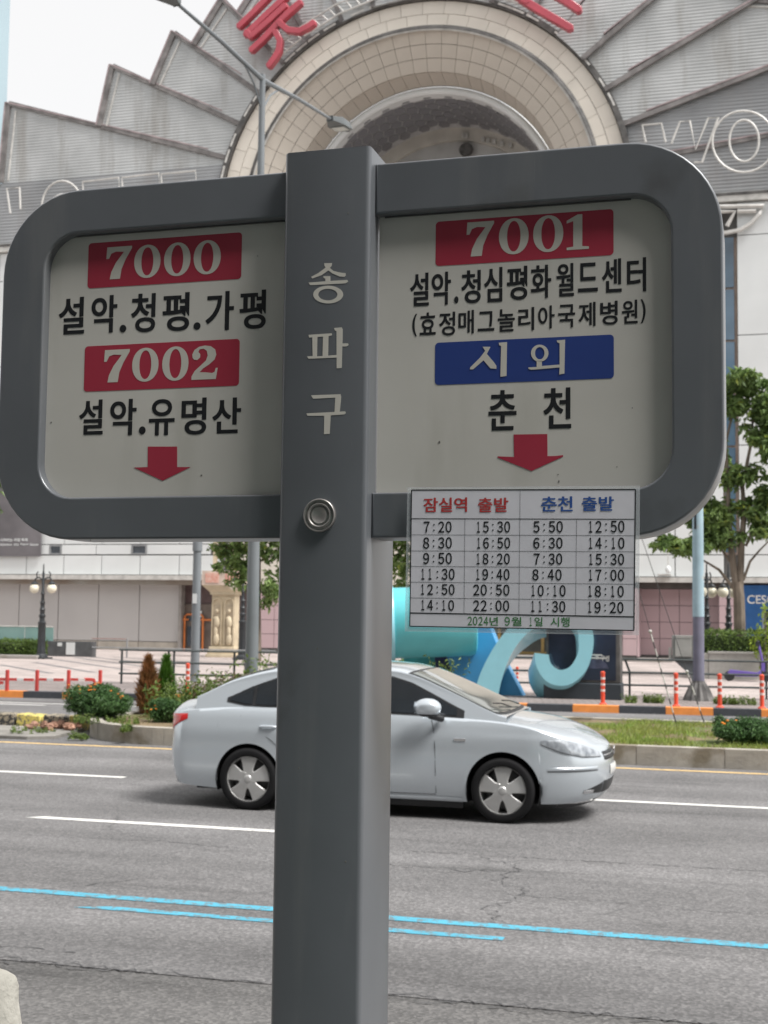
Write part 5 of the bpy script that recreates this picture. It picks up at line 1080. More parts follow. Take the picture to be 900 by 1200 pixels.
def poly_letters(parent, polys, cv, yl, name='numeral', m=M_swh):
    out_ = []
    for lp in polys: out_.append([S(*cv(*p), yl) for p in lp])
    me = curve_mesh(out_, 0.0001); me.transform(Matrix.Translation((0,yl,0))); return obj(name, me, m, parent)
c5 = lambda x, y: (x/3.6+490, y/3.6+380)
y_ = PY-.0007
for g in ([[(272,95),(305,95),(290,125),(318,158),(330,175),(330,188),(305,186),(276,152),(232,190),(218,190),(220,182),(262,140),(283,112)]], [[(340,78),(375,75),(373,218),(347,222),(350,92),(342,88)]],
          [ell(513,122,37,36,28), ell(513,122,20,26,28)], [[(500,155),(522,153),(522,176),(597,170),(597,80),(587,76),(585,68),(620,65),(617,208),(595,212),(597,182),(478,192),(466,188),(465,182),(500,180)]]):
    poly_letters(bp_, g, c5, y_, 'letter')
c3 = lambda x, y: (x/5+340, y/5+290)
for g in ([[(200,92),(245,92),(243,108),(232,120),(255,138),(300,148),(325,150),(326,164),(318,172),(290,170),(248,152),(224,134),(185,162),(130,182),(123,172),(165,150),(208,118),(200,104)]],
          [[(195,168),(235,168),(236,196),(335,190),(340,200),(325,210),(118,221),(108,206),(207,198),(206,182),(196,178)]], [ell(223,276,88,52,32), ell(221,276,56,34,32)],
          [[(107,512),(243,503),(246,514),(225,520),(222,634),(272,630),(272,490),(262,486),(257,472),(302,468),(308,480),(306,562),(340,562),(342,572),(330,580),(306,580),(303,706),(272,708),(273,645),(108,652),(99,638),(132,636),(130,527),(112,528)], [(160,524),(193,522),(190,636),(157,638)]],
          [[(122,866),(295,860),(299,876),(290,962),(322,960),(327,970),(318,978),(238,984),(232,1092),(198,1094),(200,986),(102,986),(95,972),(260,964),(265,880),(135,886)]]):
    poly_letters(post, g, c3, -0.0003, 'letter')
def txt(s, tl, br, m, w=0.03, yl=None, parent=sgn, sp=1.0, name='lettering', slant=0):
    yl = PY-.0003 if yl is None else yl; q = box_of(tl, br, yl); me = text_mesh(s, w, 0.0, sp); fit(me, *q, yl, .00012)
    if slant:
        for v in me.vertices: v.co.z += (v.co.x-q[0])*slant
    return obj(name, me, m, parent)
def row(s, boxes, m, w, fn):            # one glyph per measured box
    yl = PY-.0003
    for ch, (a,b,c,d) in zip(s, boxes):
        if ch == '.': me = curve_mesh([ell(0,0,1,1,16)], 0.0001)
        else: me = text_mesh(ch, w, 0.0)
        (a,b,c,d) = fn([(a,b,c,d)])[0]; fit(me, *box_of((a,b),(c,d),yl), yl, 0.00012); obj('letter', me, m, pcur)
r3 = lambda l: [(a*330/861, b*460/1200+180, c*330/861, d*460/1200+180) for a,b,c,d in l]
pcur = sgn
row('설악.청평.가평', [(181,442,257,550),(281,436,357,546),(366,524,386,546),(402,430,474,544),(498,428,578,540),(592,516,613,538),(630,424,714,538),(733,420,812,534)], M_ink, 0.035, r3)
row('설악.유명산', [(243,754,314,858),(338,752,416,860),(425,834,445,858),(457,752,533,860),(556,748,630,858),(650,748,736,854)], M_ink, 0.035, r3)
z4 = z3s
row('설악.청심평화월드센터', [(32,272,98,384),(108,268,175,380),(187,352,202,376),(212,262,280,374),(292,252,356,370),(372,248,444,362),(456,244,528,356),(546,238,608,350),(622,236,692,334),(706,222,776,336),(794,218,862,334)], M_ink, 0.035, z4)
row('(효정매그놀리아국제병원)', [(40,414,56,492),(66,410,122,486),(134,408,190,488),(202,402,256,482),(270,406,328,472),(340,398,400,474),(412,392,468,470),(482,386,540,464),(552,382,612,460),(624,374,684,456),(700,370,762,450),(776,366,832,446),(842,362,860,446)], M_ink, 0.022, z4)
z5s = lambda l: [(a/3.6+490, b/3.6+380, c/3.6+490, d/3.6+380) for a,b,c,d in l]
row('춘천', [(297,280,415,446),(528,270,646,438)], M_ink, 0.035, z5s)
yl = PY-.0003
for pts in ([(312,500),(441,500),(441,590),(500,590),(377,650),(250,592),(312,590)],):
    me = curve_mesh([[S(x/3.75+90, y/3.75+390, yl) for x, y in pts]], 0.0001); me.transform(Matrix.Translation((0,yl,0))); obj('arrow', me, M_sr, sgn)
for pts in ([(403,465),(545,463),(546,556),(575,556),(612,552),(612,558),(478,619),(334,562),(336,557),(405,560)],):
    me = curve_mesh([[S(x/3.6+490, y/3.6+380, yl) for x, y in pts]], 0.0001); me.transform(Matrix.Translation((0,yl,0))); obj('arrow', me, M_sr, sgn)
# specks of dirt and chips
sk = bpy.data.meshes.new('speck'); q_ = MB().lathe([(0,-.0003),(.0011,-.0003),(.0013,0)],7,(0,0,0),'Y'); sk.from_pydata(q_.v, [], q_.f); sk.materials.append(mat('dirt_speck', (0.16,0.155,0.14), 0.8))
for i, (px, py, yl_) in enumerate(((515,518,PY),(723,547,PY),(654,556,PY),(655,564,PY),(106,633,FRy),(20,555,FRy),(236,557,PY),(302,300,PY),(600,230,FRy),(741,478,PY),(408,250,0),(350,900,0),(405,1010,0),(372,760,0),(60,495,PY),(640,610,FRy))):
    x_, z_ = S(px, py, yl_); share('speck', sk, sgn, Matrix.Translation((x_, yl_-.0001, z_)) @ Matrix.Diagonal((random.uniform(.4,1.1), 1, random.uniform(.5,1.4), 1)))
# round bolt cap
bx, bz = S(374.4, 604, -0.003)
k = 0.0216
obj('bolt_cap', MB().lathe([(0,-.0035),(k*.42,-.0035),(k*.46,-.0045),(k*.52,-.0045),(k*.55,-.0025),(k*.60,-.0028),(k*.66,-.0062),(k*.72,-.0062),(k*.80,-.0035),(k*.88,-.0035),(k*.93,-.007),(k,-.0055),(k,0)],40,(bx,0,bz),'Y'), M_silver, post, smooth=2)
# ------------------------------------------------------------------ laminated timetable
tt = thing('timetable', 'laminated bus timetable taped under the right route panel of the sign', 'timetable'); 
TYL = 0.012; tt.matrix_world = SM
M_pap = mat('timetable_paper', (0.72,0.72,0.77), 0.5, var=0.03, scale=40, coat=0.4)
tcs = [S(482.5,574.5,TYL), S(744,573,TYL), S(743,738.5,TYL), S(479.5,734.5,TYL)]
ctr = ((tcs[0][0]+tcs[1][0]+tcs[2][0]+tcs[3][0])/4, (tcs[0][1]+tcs[2][1]+tcs[1][1]+tcs[3][1])/4)
big = [(x+(.006 if x > ctr[0] else -.006), z+(.004 if z > ctr[1] else -.006)) for x, z in tcs]
def bent(poly, nseg, y0, th=0.0002):    # slightly bowed sheet between two edges
    L = []; 
    for j in (0, 1):
        r_ = []
        for i in range(nseg+1):
            u = i/nseg; a = Vector((poly[0][0]*(1-u)+poly[1][0]*u, poly[0][1]*(1-u)+poly[1][1]*u)); b = Vector((poly[3][0]*(1-u)+poly[2][0]*u, poly[3][1]*(1-u)+poly[2][1]*u)); p = a if j == 0 else b; r_.append((p.x, y0, p.y))
        L.append(r_)
    F_ = [(x,y+th,z) for x,y,z in L[0]], [(x,y+th,z) for x,y,z in L[1]]
    return MB().grid([L[1], L[0], list(F_[0]), list(F_[1]), L[1]])
M_lam = mat('laminate_film', (0.80,0.85,0.88), 0.08, var=0.02, alpha=0.28)
obj('laminate', bent(big, 8, TYL+.0008), M_lam, tt); obj('paper', bent(tcs, 8, TYL), M_pap, tt)
tz = lambda x, y: (x/2.8125+440, y/2.8125+560)
def rl(p, q, wd, m=M_ink): 
    a, b = S(*tz(*p), TYL-.0003), S(*tz(*q), TYL-.0003); v = Vector((b[0]-a[0], b[1]-a[1])).normalized(); n_ = Vector((-v.y, v.x))*wd/2
    return [(a[0]-n_.x,a[1]-n_.y),(b[0]-n_.x,b[1]-n_.y),(b[0]+n_.x,b[1]+n_.y),(a[0]+n_.x,a[1]+n_.y)]
thick = MB(); thin = MB()
for p, q, wd in (((119,40),(857,38),.0013),((857,38),(852,503),.0013),((852,503),(113,489),.0013),((113,489),(119,40),.0013),((114,445),(852,458),.0013),((118,134),(856,136),.0007)):
    thick.prism(rl(p,q,wd), TYL-.00026, TYL-.00008)
for p, q in (((117,187),(855,190)),((117,240),(855,243)),((116,291),(854,296)),((116,343),(854,350)),((115,395),(853,403)),((295,135),(292,447)),((477,40),(473,450)),((663,136),(660,454))):
    thin.prism(rl(p,q,.00022), TYL-.00022, TYL-.00008)
obj('table_border', thick, M_ink, tt); obj('grid_line', thin, M_ink, tt)
def tcell(s, b, m, w):
    a_, b_, c_, d_ = b
    if w >= .02: return txt(s, tz(a_,b_), tz(c_,d_), m, w, TYL-.0003, tt)
    wd = [1.0 if (c.isdigit() or c == ':') else 1.9 for c in s]; tot = sum(wd); q = box_of(tz(a_-3,b_), tz(c_+3,d_), TYL-.0003); vs, fs = [], []; x = q[0]; sw = (q[1]-q[0])/tot; hh = q[3]-q[2]
    for c, k in zip(s, wd):
        x0, x1 = x+sw*k*.09, x+sw*k*.91; z0, z1 = q[2], q[3]; x += sw*k
        if c == ':':
            xm = (x0+x1)/2; r = hh*.07; lp = [ell(xm, z0+hh*.22, r, r, 10), ell(xm, z0+hh*.72, r, r, 10)]
            me = curve_mesh(lp, 0.0001); me.transform(Matrix.Translation((0, TYL-.0003, 0)))
        else:
            me = text_mesh(chr(0xFF10+int(c)) if c.isdigit() else c, 0.022 if m is M_ink else 0.012, 0.0)
            if c == '1': x0 += sw*.16; x1 -= sw*.24
            fit(me, x0, x1, z0, z1, TYL-.0003, .00012)
        k0_ = len(vs); vs += [v.co[:] for v in me.vertices]; fs += [tuple(i+k0_ for i in p.vertices) for p in me.polygons]
    me = bpy.data.meshes.new('l'); me.from_pydata(vs, [], fs); me.update(); return obj('lettering', me, m, tt)
M_tr = mat('print_red', (0.55,0.05,0.05), 0.5); M_tb = mat('print_blue', (0.03,0.10,0.36), 0.5); M_tg2 = mat('print_green', (0.05,0.22,0.06), 0.5)
for s, b, m in (('잠실역',(158,66,302,112),M_tr),('출발',(338,66,438,112),M_tr),('춘천',(546,62,650,110),M_tb),('출발',(680,62,786,108),M_tb)): tcell(s, b, m, 0.028)
cx = [(160,250),(332,443),(521,617),(701,820)]
times = [['7:20','15:30','5:50','12:50'],['8:30','16:50','6:30','14:10'],['9:50','18:20','7:30','15:30'],['11:30','19:40','8:40','17:00'],['12:50','20:50','10:10','18:10'],['14:10','22:00','11:30','19:20']]
bx_ = [[(160,144,250,180),(332,144,443,180),(521,143,617,180),(701,142,820,180)],[(158,196,251,233),(333,197,443,233),(521,197,616,233),(701,197,820,234)],[(158,247,251,284),(331,249,442,285),(522,249,615,286),(702,250,819,287)],
       [(149,299,260,336),(330,300,441,337),(518,301,613,338),(701,302,819,339)],[(148,350,260,386),(323,351,441,388),(512,353,626,391),(699,355,818,393)],[(149,402,258,438),(323,403,440,440),(511,405,625,443),(698,408,817,446)]]
for r_ in range(6):
    for c_ in range(4): tcell(times[r_][c_], bx_[r_][c_], M_ink, 0.0195)
for s, b in (('2024년',(305,457,404,487)),('9월',(427,458,482,488)),('1일',(507,459,551,489)),('시행',(577,459,640,491))): tcell(s, b, M_tg2, 0.012)

# ================================================================== SILVER SEDAN (local x forward, origin under the rear axle on the centre line)
CARX, CARY, HW = -5.24, 14.29, 0.90
M_car = mat('silver_car_paint', (0.62,0.675,0.72), 0.25, metal=0.5, var=0.01, scale=60, coat=0.9, spec=0.5)
M_cg = mat('car_glass', (0.02,0.025,0.03), 0.04, var=0.1, spec=1.0, coat=0.6); M_tyre = mat('tyre_rubber', (0.014,0.014,0.015), 0.85, var=0.1, spec=0.25); M_rimc = mat('wheel_alloy', (0.62,0.62,0.61), 0.35, metal=0.6, var=0.05, scale=8)
M_bpl = mat('black_car_plastic', (0.02,0.021,0.023), 0.45); M_chr = mat('chrome', (0.75,0.76,0.78), 0.12, metal=1.0, var=0.02); M_liner = mat('wheel_arch_liner', (0.012,0.012,0.013), 0.9)
car = thing('silver_sedan', 'silver four door sedan driving right in the road lane behind the sign post', 'car', (CARX, CARY, 0), 0.008)
WB = 2.72; RA, RB = 0.365, 0.375
ip = lambda x, xp, yp: float(np.interp(x, xp, yp))
def smooth_ip(x, xp, yp):               # monotone-ish cubic through the points
    xp_ = np.asarray(xp); i = int(np.clip(np.searchsorted(xp_, x)-1, 0, len(xp)-2)); h = xp[i+1]-xp[i]; t = min(max((x-xp[i])/h,0),1)
    def sl(k):
        if k == 0: return (yp[1]-yp[0])/(xp[1]-xp[0])
        if k == len(xp)-1: return (yp[-1]-yp[-2])/(xp[-1]-xp[-2])
        a, b = (yp[k]-yp[k-1])/(xp[k]-xp[k-1]), (yp[k+1]-yp[k])/(xp[k+1]-xp[k]); return 0 if a*b <= 0 else 2*a*b/(a+b)
    m0, m1 = sl(i)*h, sl(i+1)*h; t2, t3 = t*t, t**3
    return (2*t3-3*t2+1)*yp[i]+(t3-2*t2+t)*m0+(-2*t3+3*t2)*yp[i+1]+(t3-t2)*m1
CPX = [-1.12,-1.05,-.87,-.64,-.25,.2,.7,1.2,1.54,1.73,2.0,2.3,2.55,2.72,2.9,3.04,3.25,3.4,3.55,3.66,3.74]
CPZ = [1.03,1.075,1.10,1.19,1.385,1.505,1.555,1.56,1.54,1.495,1.385,1.245,1.125,1.06,1.035,1.015,.965,.915,.845,.775,.70]
zc_full = lambda x: smooth_ip(x, CPX, CPZ)
DX = [-1.12,-1.05,-.87,-.64,-.3,0,1.0,2.0,2.4,2.72,2.9,3.04,3.25,3.4,3.55,3.66,3.74]; DZ = [1.03,1.075,1.10,1.105,1.10,1.09,1.08,1.075,1.07,1.055,1.035,1.015,.965,.915,.845,.775,.70]
zc_deck = lambda x: smooth_ip(x, DX, DZ)
EX = [-1.15,-.9,-.6,-.2,.3,1.0,1.6,2.2,2.6,2.9,3.15,3.4,3.58,3.70,3.76]; EZ = [.93,.985,1.03,1.06,1.07,1.05,1.035,1.02,1.0,.965,.91,.835,.77,.70,.64]
zedge = lambda x: smooth_ip(x, EX, EZ)
WZ = [.15,.22,.32,.45,.60,.72,.84,.88,.95,1.02,1.08]; WW = [.80,.845,.872,.892,.90,.897,.882,.868,.845,.815,.785]
wz = lambda z: smooth_ip(z, WZ, WW)
def xf(z): return smooth_ip(z, [.15,.25,.35,.50,.62,.72,.85,1.1], [3.50,3.66,3.71,3.735,3.725,3.68,3.62,3.55])
def xr(z): return smooth_ip(z, [.15,.25,.40,.60,.75,.90,1.0,1.1], [-.86,-.96,-1.01,-1.03,-1.02,-1.02,-1.05,-1.01])
def plan(u, z):                         # u in 0..1 from rear centre round the side to front centre
    a0, a1 = xr(z), xf(z); w_ = wz(z)
    if u < .16:                         # rear cap
        t = u/.16*pi/2; n_ = 3.4; return (a0+(xr(.5)+.42-a0)*(1-abs(cos(t))**(2/n_)), w_*abs(sin(t))**(2/n_)*.985)
    if u > .80:
        t = (1-u)/.20*pi/2; n_ = 2.35; return (a1-(a1-xf(.5)+.82)*(1-abs(cos(t))**(2/n_)), w_*abs(sin(t))**(2/n_))
    s = (u-.16)/.64; a0, a1 = xr(.5), xf(.5); return (a0+.42+(a1-.82-a0-.42)*s, w_*(.985+.015*min(1,s*5)))
def arch_z(x):
    z = 0
    for cx, r, cz in ((0,RA,.33),(WB,RB,.335)):
        d = abs(x-cx)
        if d < r: z = max(z, cz+sqrt(r*r-d*d))
    return z
def sill(x): return smooth_ip(x, [-1.2,-.9,-.4,.4,2.3,3.1,3.4,3.8], [.30,.25,.21,.185,.19,.20,.205,.25])
us = sorted(set([round(v,5) for v in list(np.linspace(0,.16,22))+list(np.linspace(.8,1,30))+list(np.linspace(.16,.8,70))]))
def add_u(xt):                          # extra columns at the wheel arch edges
    lo, hi = .05, .95
    for _ in range(40):
        m_ = (lo+hi)/2
        if plan(m_, .5)[0] < xt: lo = m_
        else: hi = m_
    us.append(lo)
for cx, r in ((0,RA),(WB,RB)):
    for k in np.linspace(-1, 1, 41): add_u(cx+r*1.002*sin(k*pi/2))
    add_u(cx-r*1.03); add_u(cx+r*1.03)
us = sorted(us); ts = [0,.05,.12,.2,.3,.4,.5,.58,.66,.74,.80,.85,.89,.93,.97,1]
def side_pt(u, t):
    x, y = plan(u, .5)
    for _ in range(2):
        ze = zedge(x); zl = max(sill(x), arch_z(x)); z = zl+(ze-zl)*t; x2, y = plan(u, z); x = x2 if (u < .16 or u > .8) else x
    return Vector((x, y, z))
colsS = [[side_pt(u, t) for t in ts] for u in us]
# regions -> parts
def region(x, z, u):
    if u < .165 or x < -.62:
        if z < .60: return 'rear_bumper'
        if x < -.62 and z > .60: return 'rear_wing'
    if -.12 < x < .80 and z > .24 and not (x < .40 and z < .70-.0): return 'rear_door'
    if .80 <= x < 2.02 and z > .24: return 'front_door'
    if (u > .80 or x > 2.98) and z < .70: return 'front_bumper'
    return 'body_shell'
parts = {}
for sgn_ in (1, -1):
    for i in range(len(us)-1):
        for j in range(len(ts)-1):
            q = [colsS[i][j], colsS[i+1][j], colsS[i+1][j+1], colsS[i][j+1]]; c = sum(q, Vector())/4
            nm = region(c.x, c.z, (us[i]+us[i+1])/2); key = (nm, sgn_ if 'door' in nm or 'wing' in nm else 0)
            P_ = parts.setdefault(key, ([], [], {}))
            ids = []
            for v in q:
                co = (round(v.x,5), round(-v.y*sgn_,5), round(v.z,5))
                if co not in P_[2]: P_[2][co] = len(P_[0]); P_[0].append(co)
                ids.append(P_[2][co])
            if len(set(ids)) >= 3:
                ids = list(dict.fromkeys(ids)); P_[1].append(tuple(ids) if sgn_ > 0 else tuple(ids[::-1]))
# top sheet: hood, deck, shelf
rs = [0,.06,.14,.25,.4,.55,.7,.85,1]
def top_pt(u, r, s):
    e = colsS[us.index(u)][-1]; zc = zc_deck(e.x); y = e.y*(1-r); z = e.z+(max(zc,e.z)-e.z)*(1-(1-r)**2.6); return (round(e.x,5), round(-y*s,5), round(z,5))
for s in (1,-1):
    for i in range(len(us)-1):
        for j in range(len(rs)-1):
            q = [top_pt(us[i],rs[j],s), top_pt(us[i+1],rs[j],s), top_pt(us[i+1],rs[j+1],s), top_pt(us[i],rs[j+1],s)]
            xm = (q[0][0]+q[1][0])/2; ym = abs(q[0][1]+q[2][1])/2
            nm = 'hood' if xm > 2.62 and j >= 1 else ('boot_lid' if xm < -.66 and j >= 1 else 'body_shell'); P_ = parts.setdefault((nm,0), ([], [], {})); ids = []
            for co in q:
                if co not in P_[2]: P_[2][co] = len(P_[0]); P_[0].append(co)
                ids.append(P_[2][co])
            ids = list(dict.fromkeys(ids))
            if len(ids) >= 3: P_[1].append(tuple(ids) if s > 0 else tuple(ids[::-1]))
carp = {}
for (nm, s), (v, f, _) in parts.items():
    m = MB(); m.v = v; m.f = f; o = obj(nm, m, M_car, car, smooth=2); carp[(nm,s)] = o
# greenhouse
GX0, GX1 = -.66, 2.74
def gh(x, q):                           # q 0..1 from belt up the side and over to the centre line
    e = zedge(x); yb = wz(e)*.965; zb = e-.01; zc = max(zc_full(x), zb+.02); hgt = zc-zb; zs = zb+hgt*.84
    ys = yb-.40*(zs-zb); cr = min(.12, hgt*.22)
    if q < .6: t = q/.6; return Vector((x, yb+(ys-yb)*t, zb+(zs-zb)*t))
    t = (q-.6)/.4; a = t*pi/2; n_ = 2.6
    return Vector((x, ys*abs(cos(a))**(2/n_) if t < 1 else 0, zs+(zc-zs)*abs(sin(a))**(2/n_)))
gxs = list(np.linspace(GX0, GX1, 90)); qs = list(np.linspace(0,.6,10))+list(.6+.4*np.linspace(0,1,20)[1:])
for s, nm in ((1,'roof'),(-1,'roof')): pass
mb = MB()
fullq = [(q,1) for q in qs]+[(q,-1) for q in qs[::-1][1:]]
rows_ = [[(gh(x,q).x, -gh(x,q).y*s, gh(x,q).z) for q, s in fullq] for x in gxs]
mb.grid(rows_); mb.f = [f[::-1] for f in mb.f]
obj('roof', mb, M_car, car, smooth=2)
def patch(name, x0, x1, qlo, qhi, off, m, parent, s=1, n=26, k=8):
    mb = MB(); R4 = []
    for i in range(n+1):
        x = x0+(x1-x0)*i/n; r_ = []
        for j in range(k+1):
            q = qlo(x)+(qhi(x)-qlo(x))*j/k; p = gh(x,q); p2 = gh(x+.01,q); p3 = gh(x,min(q+.01,.999)); nn = (p2-p).cross(p3-p)
            if nn.length == 0: nn = Vector((0,0,1))
            nn.normalize()
            if nn.z < 0 and q > .62 or (q <= .62 and nn.y < 0): nn = -nn
            p = p+nn*off; r_.append((p.x, -p.y*s, p.z))
        R4.append(r_)
    mb.grid(R4)
    if s > 0: mb.f = [f[::-1] for f in mb.f]
    return obj(name, mb, m, parent, smooth=2)
def q_of_z(x, z):                       # side parameter for a height
    e = zedge(x)-.01; zs = e+(max(zc_full(x),e+.02)-e)*.84; return .6*min(max((z-e)/max(zs-e,.01),0),1)
def hi_line(x): # upper window line
    return ip(x, [-.30,-.05,.25,.7,1.2,1.5,1.72,1.95,2.18,2.34], [1.14,1.26,1.37,1.425,1.43,1.405,1.345,1.24,1.13,1.06])
def lo_line(x): return ip(x, [-.30,-.1,.1,.8,2.34], [1.135,1.10,1.095,1.075,1.045])
for s in (1,-1):
    patch('window_seal', -.31, 2.30, lambda x: q_of_z(x, lo_line(x)-.022), lambda x: q_of_z(x, hi_line(x)+.02), .004, M_bpl, car, s, 50)
    for nm, a, b in (('quarter_window',-.27,-.02),('rear_side_window',.02,.79),('front_side_window',.88,2.22)):
        patch(nm, a, b, lambda x: q_of_z(x, lo_line(x)), lambda x: q_of_z(x, hi_line(x)), .009, M_cg, car, s, 30)
def ws(name, x0, x1, q0a, q0b, off, m, parent):   # full-width screens over the crown
    mb = MB(); R4 = []
    n = 24
    for i in range(n+1):
        u = i/n; x = x0+(x1-x0)*u; r_ = []
        qs_ = [(q0a+(q0b-q0a)*u)+(1-(q0a+(q0b-q0a)*u))*j/10 for j in range(11)]
        for s, ql in ((1,qs_),(-1,qs_[::-1][1:])):
            for q in ql:
                xc = x + (-.10 if x0 > 1 else .06)*((1-q)/.4)**2*1.0*(1 if q > .5 else 1); p = gh(min(max(xc,GX0+.01),GX1-.01), q); r_.append((p.x, -p.y*s, p.z+off))
        R4.append(r_)
    mb.grid(R4); mb.f = [f[::-1] for f in mb.f]
    return obj(name, mb, m, parent, smooth=2)
M_wsg = mat('windscreen_glass', (0.10,0.12,0.115), 0.05, var=0.3, scale=1.2, col2=(0.20,0.21,0.19), spec=1.0, coat=1.0)
ws('windscreen_seal', 1.74, 2.72, .645, .62, .004, M_bpl, car); wso = ws('windscreen', 1.78, 2.68, .665, .64, .009, M_wsg, car)
ws('rear_window', -.57, .12, .76, .74, .008, M_cg, car)
for y0 in (-.05, .45): obj('wiper', MB().tube([(2.66,y0,1.105),(2.60,y0-.25,1.155),(2.56,y0-.5,1.17)],.008,5), M_bpl, car)
# thin shut lines of doors, hood, boot
def side_at(x, z, off=.004): y = wz(z)*(1 if x > .2 else .99); return Vector((x, -(y+off), z))
seam = mat('shut_line', (0.06,0.065,0.07), 0.6)
def shut(pts): return [side_at(x, z) for x, z in pts]
for s in (1,-1):
    mb = MB()
    for pts in ([(2.03,.27),(2.03,.5),(2.02,.75),(2.0,.9),(1.97,1.0)], [(.80,.27),(.80,.5),(.80,.75),(.80,.9),(.79,1.02)], [(.47,.27),(.42,.45),(.39,.62),(.25,.74),(.02,.86),(-.12,.98)], [(.47,.255),(1.2,.25),(2.03,.255)]):
        P_ = shut(pts); mb.tube([Vector((p.x,(p.y+.003)*s,p.z)) for p in P_], .0042, 5)
    obj('shut_line', mb, seam, car)
    mb = MB()
    P_ = []
    for x in np.linspace(2.98,3.12,6): P_.append(Vector((x,-(plan(.9 if x>3.2 else .8,.62)[1]),.60)))
    for x_ in (.12, 1.0):                # door handles
        p = side_at(x_+.09, .875, .012); hdl = obj('door_handle', MB().tube([(x_-.0,p.y+.012,.875),(x_+.03,p.y-.012,.88),(x_+.15,p.y-.012,.88),(x_+.18,p.y+.012,.875)],[.012,.014,.014,.012],8), M_car, car, smooth=True)
        if s < 0: hdl.scale.y = -1
# side repeater, sill strip
for s in (1,-1):
    r_ = obj('side_repeater', MB().box(2.22,2.34,-.895,-.887,.80,.83), M_chr, car, bevel=.003); 
    if s < 0: r_.scale.y = -1
def ball_q(c, r, s_, m, name, par=car): return obj(name, MB().ball(c, r, 18, 12, s_), m, par, smooth=True)
for s in (1,-1):                        # mirrors
    mb = MB().ball((0,0,0),.12,18,12,(1.05,.75,.68)); mb.v = [(x if x < .06 else .06+(x-.06)*.9, y, z) for x,y,z in mb.v]
    mi = obj('wing_mirror', mb, M_car, car, smooth=True, loc=(1.97,-s*1.0,1.135)); mi.scale = (1.18,)*3; obj('mirror_foot', MB().tube([(.02,0,-.06),(.10,s*.12,-.10)],[.035,.03],8).ball((-.0,0,-.055),.1,14,6,(.95,.7,.25)), M_bpl, mi, smooth=True)
    obj('mirror_glass', MB().lathe([(0,-.108),(.07,-.105)],16,(0,0,0),'X'), M_chr, mi)
# conformal patches on the side / nose: (u,z) polygons
def surf(u, z): 
    x, y = plan(u, z); return Vector((x, -y, z))
def u_of_x(xt, z):
    lo, hi = 0.0, 1.0
    for _ in range(30):
        m_ = (lo+hi)/2
        if plan(m_, z)[0] < xt: lo = m_
        else: hi = m_
    return lo
def cpatch(name, us_, zlo, zhi, off, m, s=1, k=8):
    R4 = []
    for i, u in enumerate(us_):
        r_ = []; f = i/(len(us_)-1)
        for j in range(k+1):
            z = zlo(f)+(zhi(f)-zlo(f))*j/k; p = surf(u,z); pa = surf(min(u+.004,1),z); pb = surf(u,z+.01); pz = surf(max(u-.004,0),z); n_ = (pa-pz).cross(pb-p)
            if n_.length > 0: n_.normalize()
            c = Vector((1.3,0,.6)); 
            if n_.dot(p-c) < 0: n_ = -n_
            bulge = 1-abs(2*j/k-1)**3; p = p+n_*off*(.4+.6*bulge*(1-abs(2*f-1)**4)); r_.append((p.x, p.y*s, p.z))
        R4.append(r_)
    return obj(name, MB().grid(R4), m, car, smooth=2)
M_hl = mat('headlight_glass', (0.62,0.66,0.70), 0.10, metal=0.5, var=0.25, scale=14, coat=1.0, col2=(0.22,0.25,0.28)); M_tl = mat('tail_light_red', (0.55,0.02,0.02), 0.15, var=0.25, scale=4, coat=1.0)
hz = lambda v, xp, yp: (lambda f: ip(f, xp, yp))
for s in (1,-1):
    ua, ub = u_of_x(3.10,.80), .945
    U = list(np.linspace(ua, ub, 18))
    cpatch('headlight', U, lambda f: ip(f,[0,.3,.6,1],[.80,.715,.67,.66]), lambda f: ip(f,[0,.3,.6,.85,1],[.83,.845,.80,.74,.70]), .012, M_hl, s)
    cpatch('headlight_trim', [u for u in U], lambda f: ip(f,[0,.3,.6,1],[.80,.715,.67,.66])-.008, lambda f: ip(f,[0,.3,.6,1],[.80,.715,.67,.66])-.001, .012, seam, s, 2)
    U = list(np.linspace(u_of_x(3.17,.55), .93, 14)); cpatch('bumper_strip', U, lambda f: .535, lambda f: .57, .014, M_car, s, 6); cpatch('bumper_groove', U, lambda f: .523, lambda f: .533, .004, seam, s, 2)
    U = list(np.linspace(.905, .95, 10)); cpatch('fog_recess', U, lambda f: ip(f,[0,1],[.30,.29]), lambda f: ip(f,[0,1],[.335,.40]), .004, M_bpl, s, 4); cpatch('fog_light', list(np.linspace(.90,.925,6)), lambda f: .30, lambda f: .335, .010, M_chr, s, 4)
    U = list(np.linspace(.02, u_of_x(-.72,.9), 16)); cpatch('tail_light', U, lambda f: ip(f,[0,.5,1],[.80,.80,.93]), lambda f: ip(f,[0,.5,1],[.955,.97,.985]), .012, M_tl, s)
    U = list(np.linspace(u_of_x(.42,.25), u_of_x(2.30,.25), 20)); cpatch('sill_trim', U, lambda f: .19, lambda f: .235, .012, M_car, s, 4)
    cpatch('lower_sill', U, lambda f: .12, lambda f: .19, -.004, M_bpl, s, 3)
U = list(np.linspace(.955, 1.0, 8))
for s in (1,-1):
    cpatch('grille', U, lambda f: .615, lambda f: .70, .008, M_bpl, s); cpatch('grille_bar', U, lambda f: .655, lambda f: .668, .016, M_chr, s, 2); cpatch('lower_intake', list(np.linspace(.952,1,8)), lambda f: .29, lambda f: .41, .006, M_bpl, s)
    cpatch('chin', list(np.linspace(.86,1,14)), lambda f: .16, lambda f: .20, .004, M_bpl, s, 3)
